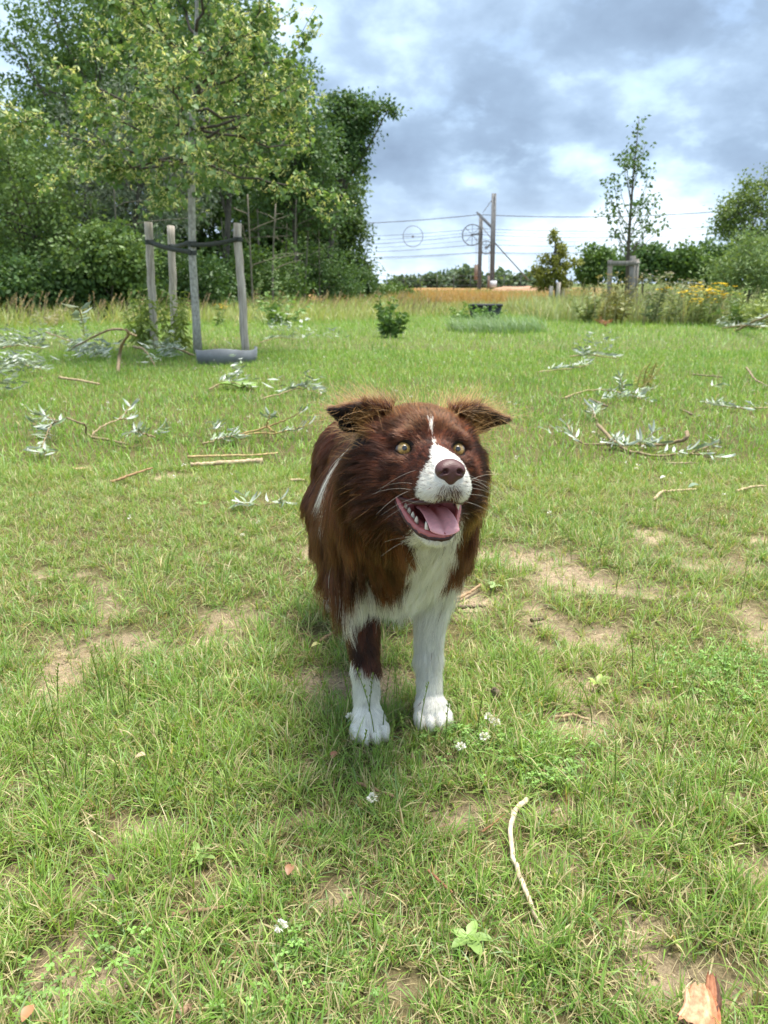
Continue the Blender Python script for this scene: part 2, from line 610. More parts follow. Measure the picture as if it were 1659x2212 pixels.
def lawn():
    f = Field()
    # tufts in the near turf
    x, y = scatter(8600, 0.45, 3.4)
    x2, y2 = scatter(3400, 0.45, 1.55)
    x, y = np.concatenate([x, x2]), np.concatenate([y, y2])
    nt = len(x)
    b = bare(x, y)
    keep = rng.random(nt) > b * np.where(y > 1.5, .80, .92)
    x, y, b = x[keep], y[keep], b[keep]
    nt = len(x)
    size = 0.5 + 1.0 * fbm(x * 3.1, y * 3.1, 41) + rng.normal(0, 0.12, nt)
    size = np.clip(size * (1 - 0.3 * b), 0.35, 1.6)
    cnt = rng.integers(12, 27, nt)
    idx = np.repeat(np.arange(nt), cnt)
    n = len(idx)
    thead = rng.uniform(0, 2 * np.pi, nt)
    r = np.abs(rng.normal(0, 0.013, n)) * size[idx] + 0.002
    a = rng.uniform(0, 2 * np.pi, n)
    X, Y = x[idx] + r * np.cos(a), y[idx] + r * np.sin(a)
    head = np.where(rng.random(n) < 0.6, a + rng.normal(0, 0.5, n), thead[idx] + rng.normal(0, 0.8, n))
    L = size[idx] * rng.uniform(0.020, 0.062, n)
    lean = np.clip(rng.normal(0.35, 0.28, n), 0, 1.1) + r * 10
    curl = np.clip(rng.normal(0.75, 0.5, n), -0.2, 2.0)
    W = rng.uniform(0.0015, 0.0034, n)
    c1 = grass_cols(X, Y, n, 0.19)
    c0 = c1 * 0.6 + np.array([0.34, 0.34, 0.16]) * 0.4
    P = np.stack([X, Y, ground_z(X, Y) - 0.002], 1)
    f.put(P, head, L, W, lean, curl, c0, c1, nseg=3, twist=rng.normal(0, 0.5, n))
    # short filler between tufts
    x, y = scatter(72000, 0.45, 3.6)
    x2, y2 = scatter(30000, 0.45, 1.6)
    x, y = np.concatenate([x, x2]), np.concatenate([y, y2])
    keep = rng.random(len(x)) > bare(x, y) * np.where(y > 1.5, .68, .84)
    x, y = x[keep], y[keep]
    n = len(x)
    c1 = grass_cols(x, y, n, 0.36)
    P = np.stack([x, y, ground_z(x, y) - 0.002], 1)
    f.put(P, rng.uniform(0, 6.283, n), rng.uniform(0.015, 0.05, n), rng.uniform(0.0012, 0.003, n),
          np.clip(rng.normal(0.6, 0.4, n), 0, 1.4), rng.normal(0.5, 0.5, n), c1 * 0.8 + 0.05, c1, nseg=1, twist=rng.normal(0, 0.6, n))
    # dead straw lying flat
    x, y = scatter(24000, 0.45, 3.4)
    x2, y2 = scatter(16000, 0.45, 1.6)
    x, y = np.concatenate([x, x2]), np.concatenate([y, y2])
    keep = rng.random(len(x)) > np.clip(bare(x, y) - 0.45, 0, 1) * 1.0
    x, y = x[keep], y[keep]
    n = len(x)
    c1 = STRAW * rng.uniform(0.6, 1.25, (n, 1))
    k = rng.random((n, 1)) < 0.2
    c1 = np.where(k, RUST * 0.9, c1)
    P = np.stack([x, y, ground_z(x, y) + rng.uniform(0.002, 0.016, n)], 1)
    f.put(P, rng.uniform(0, 6.283, n), rng.uniform(0.012, 0.045, n), rng.uniform(0.0008, 0.0018, n),
          rng.normal(1.40, 0.15, n), rng.normal(0.1, 0.7, n), c1, c1 * 1.1, nseg=1, twist=rng.normal(0, 0.4, n))
    # middle distance
    n = 118000
    x, y = scatter(n, 3.2, 9.5)
    n = len(x)
    b = bare(x, y)
    keep = rng.random(n) > b * 0.8
    x, y = x[keep], y[keep]
    n = len(x)
    tall = fbm(x * 0.9, y * 0.9, 151)
    L = rng.uniform(0.035, 0.085, n) * (0.6 + 0.8 * tall)
    c1 = grass_cols(x, y, n, 0.035)
    P = np.stack([x, y, ground_z(x, y) - 0.003], 1)
    f.put(P, rng.uniform(0, 6.283, n), L, rng.uniform(0.003, 0.0062, n), np.clip(rng.normal(0.4, 0.3, n), 0, 1.2),
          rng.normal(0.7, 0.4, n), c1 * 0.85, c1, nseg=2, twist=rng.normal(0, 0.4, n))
    # far lawn
    n = 92000
    x, y = scatter(n, 9.0, 27.0)
    n = len(x)
    c1 = grass_cols(x * 0.5, y * 0.5, n, 0.03)
    P = np.stack([x, y, ground_z(x, y) - 0.003], 1)
    f.put(P, rng.uniform(0, 6.283, n), rng.uniform(0.06, 0.15, n), rng.uniform(0.008, 0.016, n), np.clip(rng.normal(0.4, 0.3, n), 0, 1.2),
          rng.normal(0.6, 0.4, n), c1 * 0.9, c1, nseg=1, twist=rng.normal(0, 0.4, n))
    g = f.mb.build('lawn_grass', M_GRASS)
    tag(g, 'short trampled green grass with dry straw covering the field', 'grass', kind='stuff')


lawn()


def crumbs():
    n = 60000
    x, y = scatter(n, 0.5, 2.6)
    k = rng.random(len(x)) < bare(x, y) * 0.8
    x, y = x[k], y[k]
    n = len(x)
    r = 0.0007 + 0.0036 * rng.random(n) ** 4
    z = ground_z(x, y) + r * 0.3
    o = np.array([(1, 0, 0), (-.5, .87, 0), (-.5, -.87, 0), (0, 0, 1), (0, 0, -1)])
    V = np.stack([x, y, z], 1)[:, None, :] + o[None] * r[:, None, None] * rng.uniform(.6, 1.4, (n, 5, 3))
    base = (np.arange(n) * 5)[:, None]
    T = np.concatenate([base + np.array([t]) for t in ((0, 1, 3), (1, 2, 3), (2, 0, 3), (1, 0, 4), (2, 1, 4), (0, 2, 4))])
    c = np.array([0.36, 0.28, 0.20]) * rng.uniform(.45, 1.5, (n, 1))
    m = mesh_np('soil_crumbs', V.reshape(-1, 3), T, np.repeat(c, 5, 0))
    ob = link('soil_crumbs', m, None, noise_mat('soil_crumb', (.8, .8, .8), (1, 1, 1), 200, .95, .1, attr=True))
    tag(ob, 'loose crumbs of dry soil on the worn patches', 'soil', kind='stuff')


crumbs()


def seed_heads(mb, base, head, length, lean, col, size, npt=7):
    """slim flowering stalks: a thin stem and small spikelets along its top"""
    for i in range(len(base)):
        h, L, le = head[i], length[i], lean[i]
        t = np.linspace(0, 1, 5)
        th = le * (0.3 + t)
        x = np.cumsum(np.sin(th)) * L / 5
        z = np.cumsum(np.cos(th)) * L / 5
        pts = base[i] + np.stack([x * math.cos(h), x * math.sin(h), z], 1)
        pts = np.vstack([base[i], pts])
        mb.tube(pts, np.linspace(size * 0.16, size * 0.08, 6), 3, col[i] * 0.85, cap=False)
        for k in range(npt):
            u = 0.62 + 0.38 * k / npt
            q = u * 5
            a = int(min(q, 4.99))
            c = pts[a] * (1 - (q - a)) + pts[a + 1] * (q - a)
            s = 1 if k % 2 else -1
            ang = h + 1.57 * s + rng.normal(0, .5)
            d = np.array([math.cos(ang) * 0.45, math.sin(ang) * 0.45, 0.9]) * size
            w = np.array([-math.sin(ang + .8), math.cos(ang + .8), 0]) * size * 0.22
            mb.add([c, c + d * 0.5 + w, c + d, c + d * 0.5 - w], None, [(0, 1, 2, 3)], col[i])


def tall_grass():
    # rank meadow grass: right bank, the fringe under the wood, and the far left
    f = Field()
    def region(n, fn, hmin, hmax, w, cols, lean=0.25):
        x, y = fn(n)
        m = len(x)
        k = rng.random((m, 1))
        c1 = cols[0] * (1 - k) + cols[1] * k
        d = rng.random((m, 1)) < 0.13
        c1 = np.where(d, STRAW * 0.95, c1) * (0.75 + 0.45 * rng.random((m, 1)))
        P = np.stack([x, y, ground_z(x, y) - 0.01], 1)
        pt = 0.55 + 0.75 * fbm(x * 0.7, y * 0.7, 201)
        f.put(P, rng.normal(0.2, 1.6, m), rng.uniform(hmin, hmax, m) * pt, np.full(m, w) * rng.uniform(0.6, 1.3, m),
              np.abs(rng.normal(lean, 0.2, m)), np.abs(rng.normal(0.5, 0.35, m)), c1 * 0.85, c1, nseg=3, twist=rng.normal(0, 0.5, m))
    def right(n):
        y = rng.uniform(13.5, 24, n * 2)
        x = rng.uniform(3.6, 13.5, n * 2)
        edge = 14.3 + 3.2 * np.clip((7.0 - x) / 3.5, 0, 1.2) + (fbm(x * .8, y * .8, 9) - .5) * 3
        k = (y > edge) & (np.abs(x) < half_w(y) + 1.5)
        return x[k][:n], y[k][:n]
    region(20000, right, 0.35, 0.8, 0.014, (np.array([0.25, 0.34, 0.12]), np.array([0.40, 0.45, 0.21])))
    def left(n):
        x = rng.uniform(-13, 0.5, n * 2)
        y = rng.uniform(11, 30, n * 2)
        edge = 12.5 + (x + 9) * 0.55 + (fbm(x * .8, y * .8, 19) - .5) * 3
        k = (y > edge) & (y < edge + 8 + rng.random(len(x)) * 3) & (np.abs(x) < half_w(y) + 1.5)
        return x[k][:n], y[k][:n]
    region(15000, left, 0.25, 0.6, 0.012, (np.array([0.27, 0.37, 0.10]), np.array([0.42, 0.45, 0.17])), 0.35)
    def mid(n):
        x = rng.uniform(-1.5, 6, n * 2)
        y = rng.uniform(19, 31, n * 2)
        k = y > 20 + (fbm(x * .6, y * .6, 29) - .5) * 4
        return x[k][:n], y[k][:n]
    region(8000, mid, 0.12, 0.34, 0.016, (np.array([0.26, 0.33, 0.11]), np.array([0.40, 0.40, 0.17])))
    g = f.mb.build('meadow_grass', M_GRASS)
    tag(g, 'tall uncut meadow grass along the edges of the field', 'grass', kind='stuff')
    # dry orange grass on the embankment
    f2 = Field()
    n = 30000
    y = 30 + 32 * rng.random(n) ** 1.3
    x = rng.uniform(-.07, .26, n) * y
    k = rng.random((n, 1))
    pat = fbm(x * 0.25, y * 0.25, 61)[:, None]
    c1 = np.array([0.46, 0.25, 0.10]) * (1 - k) + np.array([0.42, 0.33, 0.15]) * k
    c1 = np.where(pat > 0.56, np.array([0.26, 0.31, 0.11]), c1) * (0.8 + 0.4 * rng.random((n, 1)))
    P = np.stack([x, y, ground_z(x, y) - 0.01], 1)
    f2.put(P, rng.uniform(0, 6.283, n), rng.uniform(0.2, 0.5, n), rng.uniform(0.015, 0.035, n), np.abs(rng.normal(0.2, 0.2, n)),
           np.abs(rng.normal(0.4, 0.3, n)), c1 * 0.9, c1, nseg=2, twist=rng.normal(0, 0.5, n))
    g = f2.mb.build('dry_embankment_grass', M_GRASS)
    tag(g, 'dry orange brown grass on the low embankment by the railway', 'grass', kind='stuff')
    # blue-green tussock in the middle of the field
    f3 = Field()
    c = gp(1085, 722)
    n = 1500
    a, r = rng.uniform(0, 6.283, n), np.sqrt(rng.random(n))
    x, y = c[0] + r * np.cos(a) * 0.85, c[1] + r * np.sin(a) * 0.7 + 0.5
    c1 = np.array([0.17, 0.27, 0.11]) * (0.7 + 0.6 * rng.random((n, 1)))
    P = np.stack([x, y, ground_z(x, y) - 0.01], 1)
    f3.put(P, rng.normal(2.6, 0.7, n), rng.uniform(0.22, 0.42, n), rng.uniform(0.006, 0.011, n), np.abs(rng.normal(0.3, 0.2, n)),
           np.abs(rng.normal(0.9, 0.4, n)), c1 * 0.85, c1 * 1.15, nseg=3, twist=rng.normal(0, 0.5, n))
    g = f3.mb.build('grass_tussock', M_GRASS)
    tag(g, 'tall blue-green grass tussock bowing over in the middle of the field', 'grass', kind='stuff')


tall_grass()
# ------------------------------------------------------------------ trees
def unit(v):
    v = np.asarray(v, float)
    return v / (np.linalg.norm(v, axis=-1, keepdims=True) + 1e-12)


def leaves(mb, pos, dirs, length, width, cols, fold=0.25, up=None):
    """n pointed leaves, each a folded four-corner blade"""
    n = len(pos)
    if n == 0:
        return
    d = unit(dirs)
    r = rng.normal(0, 1, (n, 3)) if up is None else up + rng.normal(0, 0.5, (n, 3))
    s = unit(np.cross(d, r))
    nn = np.cross(s, d)
    L = np.asarray(length)[:, None]
    W = np.asarray(width)[:, None] * 0.5
    a = pos
    b = pos + d * L * 0.45 + s * W + nn * W * fold
    c = pos + d * L - nn * L * 0.08
    e = pos + d * L * 0.45 - s * W + nn * W * fold
    V = np.stack([a, b, c, e], 1).reshape(-1, 3)
    base = (np.arange(n) * 4)[:, None]
    T = np.concatenate([base + np.array([[0, 1, 2]]), base + np.array([[0, 2, 3]])])
    mb.add(V, T, None, np.repeat(cols, 4, 0))


def bez(p0, p1, p2, n=6):
    t = np.linspace(0, 1, n)[:, None]
    return (1 - t) ** 2 * p0 + 2 * t * (1 - t) * p1 + t * t * p2


def crown_clusters(blobs, n, shell=0.5, seed_rough=0.35, wexp=0.75):
    """cluster centres spread through a set of ellipsoid blobs, mostly in the outer shell, with an uneven outline"""
    vol = np.array([np.prod(b[1]) ** wexp for b in blobs])
    k = rng.choice(len(blobs), n, p=vol / vol.sum())
    d = unit(rng.normal(0, 1, (n, 3)))
    r = rng.random(n) ** shell * (1 + rng.normal(0, seed_rough * 0.4, n))
    C = np.array([b[0] for b in blobs])[k]
    R = np.array([b[1] for b in blobs])[k]
    return C + d * r[:, None] * R, d


def tree(name, base, blobs, label, cat='tree', group=None, n_cl=300, per=28, spread=0.28, leaf=(0.10, 0.055), cols=((0.05, 0.10, 0.025), (0.10, 0.17, 0.04)),
         trunk_r=0.09, limb=True, n_twig=70, trunk_top=None, bark=None, mat=None, shell=0.5, droop=0.25, trunk_col=(1, 1, 1), lean_pts=None, wexp=0.75):
    base = np.asarray(base, float)
    root = empty(name, base, label, cat, group)
    tm = MB()
    cen = np.mean([b[0] for b in blobs], 0)
    top = np.array(trunk_top) if trunk_top is not None else cen * 0.6 + blobs[np.argmax([b[0][2] for b in blobs])][0] * 0.4
    mid = (base + top) / 2 + rng.normal(0, 0.10, 3) * np.array([1, 1, 0])
    tp = bez(base - np.array([0, 0, 0.1]), mid, top, 9) if lean_pts is None else np.asarray(lean_pts)
    tm.tube(tp, np.linspace(trunk_r, trunk_r * 0.3, len(tp)), 9, trunk_col, jitter=0.1)
    limbs = [tp]
    if limb:
        for (c, r) in blobs:
            i = rng.integers(len(tp) // 3, len(tp) - 1)
            s = tp[i]
            m = (s + c) / 2 + np.array([0, 0, -0.12 * np.linalg.norm(c - s)]) + rng.normal(0, 0.1, 3)
            l = bez(s, m, np.asarray(c) + rng.normal(0, 0.3, 3) * r, 7)
            tm.tube(l, np.linspace(trunk_r * 0.5, trunk_r * 0.12, 7), 6, trunk_col)
            limbs.append(l)
    tm_o = tm.build('trunk', bark or M_BARK, root, True)
    cl, dn = crown_clusters(blobs, n_cl, shell, wexp=wexp)
    lm = MB()
    allp = np.concatenate(limbs)
    if n_twig:
        bm_ = MB()
        for i in rng.choice(len(cl), min(n_twig, len(cl)), replace=False):
            j = np.argmin(np.linalg.norm(allp - cl[i], axis=1) + 0.4 * (allp[:, 2] > cl[i][2]))
            s = allp[j]
            m = (s + cl[i]) / 2 + rng.normal(0, 0.08, 3)
            bm_.tube(bez(s, m, cl[i], 4), np.linspace(trunk_r * 0.16, trunk_r * 0.05, 4), 3, trunk_col, cap=False)
        bm_.build('branches', bark or M_BARK, root)['kind'] = 'stuff'
    n = n_cl * per
    idx = np.repeat(np.arange(n_cl), per)
    sp = spread * rng.uniform(0.6, 1.4, n_cl)
    pos = cl[idx] + rng.normal(0, 1, (n, 3)) * sp[idx][:, None] * np.array([0.6, 0.6, 0.42])
    dirs = dn[idx] * 0.6 + rng.normal(0, 0.8, (n, 3)) + np.array([0, 0, -droop])
    k = np.clip(rng.random(n_cl)[idx] * 0.7 + rng.random(n) * 0.5 - 0.1, 0, 1)[:, None]
    c = np.array(cols[0]) * (1 - k) + np.array(cols[1]) * k
    c = c * (0.8 + 0.4 * rng.random((n, 1)))
    f = rng.uniform(0.7, 1.3, n)
    pos[:, 2] = np.maximum(pos[:, 2], 0.03)
    leaves(lm, pos, dirs, leaf[0] * f, leaf[1] * f, c)
    lm.build('crown', mat or M_LEAF, root)['kind'] = 'stuff'
    return root


def blob(px, py, Y, rx, rz, ry=None):
    """crown lobe seen at a picture position, radii in pixels at that distance"""
    c = at(px, py, Y)
    s = Y / FPX * 1.02
    return (c, np.array([rx * s, (ry or (rx + rz) / 2) * s, rz * s]))


def foot(px, Y):
    c = at(px, 620, Y)
    return np.array([c[0], Y, float(ground_z(np.array([c[0]]), np.array([Y]))[0])])


DK = ((0.062, 0.125, 0.042), (0.125, 0.21, 0.065))
MD = ((0.075, 0.14, 0.036), (0.15, 0.245, 0.06))
LT = ((0.10, 0.175, 0.048), (0.19, 0.275, 0.085))
GY = ((0.10, 0.14, 0.085), (0.19, 0.23, 0.15))
GW = 'trees of the wood on the left'

tree('tall_alder', foot(150, 24), [blob(140, 120, 24, 110, 120), blob(240, 40, 24, 130, 110), blob(60, 90, 24, 60, 45), blob(330, -60, 24, 140, 110), blob(110, 250, 24, 90, 80), blob(110, 15, 24, 85, 50), blob(300, 200, 24, 120, 130), blob(60, 185, 24, 60, 30)],
     'tall open-crowned tree with sky showing through, highest at top left', group=GW, n_cl=600, per=30, spread=0.30, leaf=(0.11, 0.07), cols=MD, trunk_r=0.13, shell=0.55)
tree('leafy_tree', foot(40, 20), [blob(20, 340, 20, 150, 110), blob(-60, 470, 20, 140, 140), blob(90, 450, 20, 130, 120), blob(30, 590, 20, 150, 90), blob(170, 540, 20, 100, 110), blob(-10, 270, 20, 80, 50)],
     'broad light green tree at the left edge, leafy to the ground', group=GW, n_cl=560, per=30, spread=0.27, leaf=(0.10, 0.06), cols=LT, trunk_r=0.11)
tree('willow_tree', foot(270, 21), [blob(230, 330, 21, 110, 120), blob(330, 260, 21, 100, 130), blob(290, 430, 21, 130, 100), blob(400, 380, 21, 90, 100), blob(220, 490, 21, 90, 70)],
     'grey-green willow with fine leaves just behind the left stakes', group=GW, n_cl=430, per=34, spread=0.30, leaf=(0.13, 0.025), cols=GY, trunk_r=0.10, mat=M_WILLOW)
tree('leafy_tree', foot(480, 26), [blob(470, 60, 26, 110, 110), blob(540, 40, 26, 60, 80), blob(420, 200, 26, 130, 120), blob(520, 190, 26, 90, 110), blob(560, 300, 26, 80, 90), blob(460, 330, 26, 120, 90)],
     'dark tree rising right behind the flowering linden', group=GW, n_cl=420, per=30, spread=0.34, leaf=(0.12, 0.08), cols=DK, trunk_r=0.13)
tree('leafy_tree', foot(640, 28), [blob(620, 190, 28, 65, 70), blob(600, 290, 28, 85, 80), blob(660, 330, 28, 80, 90), blob(590, 420, 28, 100, 80), blob(690, 430, 28, 70, 70), blob(650, 160, 28, 30, 30)],
     'dark green tree right of the linden with pointed upper twigs', group=GW, n_cl=420, per=30, spread=0.34, leaf=(0.13, 0.08), cols=DK, trunk_r=0.12)
tree('oak_tree', foot(700, 32), [blob(700, 300, 32, 70, 60), blob(745, 250, 32, 55, 38), blob(795, 238, 32, 42, 20), blob(838, 236, 32, 18, 11), blob(760, 310, 32, 40, 42), blob(755, 355, 32, 35, 22), blob(700, 390, 32, 70, 60), blob(735, 225, 32, 30, 18), blob(770, 270, 32, 40, 30)],
     'dark oak whose long branch reaches right into the sky', group=GW, n_cl=430, per=28, spread=0.26, wexp=.5, leaf=(0.15, 0.09), cols=DK, trunk_r=0.15)
tree('leafy_tree', foot(735, 35), [blob(715, 470, 35, 75, 70), blob(745, 520, 35, 52, 80), blob(690, 560, 35, 90, 75), blob(760, 590, 35, 45, 50), blob(740, 430, 35, 40, 50), blob(780, 600, 35, 28, 30)],
     'rounded tree closing the right end of the wood, leafy to the ground', group=GW, n_cl=520, per=30, spread=0.36, leaf=(0.15, 0.09), cols=((0.05, 0.10, 0.03), (0.11, 0.18, 0.05)), trunk_r=0.14)
# second row, closes the gaps
for (px, Y, bl, lab) in [
        (250, 36, [(230, 170, 150, 130), (340, 90, 140, 120), (180, 300, 140, 110)], 'dark tree closing the gaps high behind the alder'),
        (500, 38, [(470, 130, 110, 110), (530, 230, 100, 110)], 'dark tree high up behind the linden crown'),
        (40, 30, [(40, 380, 150, 140), (-40, 560, 160, 110), (120, 540, 150, 120)], 'dark tree deep in the wood at the far left'),
        (230, 31, [(230, 420, 130, 150), (180, 570, 130, 100), (320, 560, 130, 110), (260, 280, 110, 110)], 'dark tree in the second row behind the willow'),
        (420, 33, [(400, 450, 120, 110), (450, 340, 120, 120), (420, 560, 120, 90)], 'dark tree in the second row behind the linden trunk'),
        (570, 36, [(560, 440, 90, 90), (610, 520, 90, 100), (540, 560, 110, 90), (600, 370, 80, 80)], 'dark tree in the second row right of the tallest stake'),
        (690, 42, [(680, 470, 70, 80), (650, 560, 80, 70), (710, 380, 60, 60)], 'dark tree in the second row near the end of the wood')]:
    tree('woodland_tree', foot(px, Y), [blob(a, b, Y, c, d) for (a, b, c, d) in bl], lab, group=GW, n_cl=330, per=24, spread=0.55, leaf=(0.26, 0.18), cols=DK, trunk_r=0.14, n_twig=20)
# undergrowth shrubs along the foot of the wood
for i, (px, Y, hw, hh, top, lab) in enumerate([
        (20, 18.6, 110, 80, 590, 'dark leafy shrub under the wood at the left edge'),
        (150, 19.2, 100, 75, 600, 'dark leafy shrub under the wood left of the stakes'),
        (260, 19.8, 90, 65, 610, 'low shrub under the wood beside the left stake'),
        (240, 19.0, 90, 80, 520, 'bright leafed shrub arching out left of the stakes'),
        (400, 22.5, 110, 85, 575, 'low dark shrub behind the linden trunk'),
        (560, 25.5, 120, 80, 570, 'low dark shrub behind the right stake'),
        (680, 29.5, 100, 75, 560, 'low shrub at the foot of the oak'),
        (780, 33.0, 44, 44, 608, 'small dark shrub at the right end of the wood'),
        (850, 38.0, 45, 22, 630, 'low round bush between the wood and the embankment')]):
    tree('shrub', foot(px, Y), [blob(px, top + hh * 0.2, Y, hw * 0.7, hh * 0.7), blob(px - hw * 0.5, top + hh * 0.6, Y, hw * 0.5, hh * 0.6), blob(px + hw * 0.5, top + hh * 0.6, Y, hw * 0.5, hh * 0.6)],
         lab, 'shrub', 'shrubs along the foot of the wood', n_cl=190, per=30, spread=0.28, leaf=(0.11, 0.07), cols=LT if i == 3 else (MD if i % 3 == 2 else DK), trunk_r=0.03, n_twig=15)
# bare grey stems one can tell apart inside the wood
for i, (x0, y0, x1, y1, Y) in enumerate([(545, 650, 535, 420, 22.5), (588, 655, 596, 440, 24), (560, 640, 556, 450, 27), (636, 650, 640, 430, 27), (655, 650, 668, 440, 28), (690, 640, 688, 450, 29), (262, 660, 245, 380, 20),
                                         (232, 640, 196, 440, 20.5), (128, 690, 126, 560, 19.5), (490, 640, 478, 470, 26), (610, 640, 620, 470, 30)]):
    a, b = foot(x0, Y), at(x1, y1, Y)
    t = empty('slender_tree', a, ['slender bare stem right of the right stake', 'pale slender stem in the wood behind the tall thistle', 'slender stem deep in the wood just right of the right stake', 'slender stem under the oak, left of a close pair', 'slender leaning stem under the oak, right of a close pair', 'rightmost slender stem in the shade of the wood', 'leaning slender stem left of the left stake', 'strongly leaning bare stem left of the stakes', 'short slender stem at the far left of the wood', 'slender stem between linden trunk and right stake', 'thin leaning stem behind the tall thistle, deep in the wood'][i], 'tree', 'slender stems in the wood')
    m = MB()
    m.tube(bez(a - np.array([0, 0, .1]), (a + b) / 2 + rng.normal(0, .12, 3), b, 8), np.linspace(0.034, 0.016, 8), 7, (2.2, 2.1, 1.9), jitter=.1)
    for k in range(4):
        u = rng.uniform(0.35, 0.95)
        s = a * (1 - u) + b * u
        m.tube(bez(s, s + np.array([rng.normal(0, .3), 0, .2]), s + np.array([rng.normal(0, .9), rng.normal(0, .4), rng.uniform(.1, .6)]), 4), np.linspace(.016, .006, 4), 4, (2.0, 1.9, 1.7))
    m.build('trunk', noise_mat('grey_stem', (0.06, 0.055, 0.045), (0.12, 0.11, 0.095), 14, 0.9, 0.4, (1, 1, .3), attr=True) if i == 0 else bpy.data.materials['grey_stem'], t, True)


# ------------------------------------------------------------------ staked linden
M_LIND = noise_mat('linden_bark', (0.20, 0.19, 0.165), (0.58, 0.56, 0.50), 38, 0.9, 0.5, (1, 1, .55))
M_STAKE = noise_mat('stake_wood', (0.25, 0.205, 0.17), (0.72, 0.64, 0.56), 34, 0.85, 0.7, (1.8, 1.8, 0.10))
M_OLD = noise_mat('weathered_wood', (0.15, 0.135, 0.12), (0.36, 0.33, 0.295), 20, 0.9, 0.4, (1.6, 1.6, 0.15))
M_STRAP = noise_mat('tree_strap', (0.035, 0.04, 0.035), (0.075, 0.08, 0.07), 40, 0.75, 0.2)


def heart_leaves(mb, pos, dirs, size, cols, upv):
    """rounded, heart-shaped leaves with a point"""
    n = len(pos)
    d = unit(dirs)
    s = unit(np.cross(d, upv + rng.normal(0, .45, (n, 3))))
    nn = np.cross(s, d)
    prof = [(0.0, 0.0, 0.0), (-0.06, 0.30, 0.10), (0.22, 0.50, 0.16), (0.60, 0.40, 0.10), (1.0, 0.0, -0.12), (0.60, -0.40, 0.10), (0.22, -0.50, 0.16), (-0.06, -0.30, 0.10)]
    V = np.stack([pos + (d * u + s * w + nn * h) * size[:, None] for (u, w, h) in prof], 1).reshape(-1, 3)
    base = (np.arange(n) * 8)[:, None]
    T = np.concatenate([base + np.array([[0, k, k + 1]]) for k in range(1, 7)])
    mb.add(V, T, None, np.repeat(cols, 8, 0))


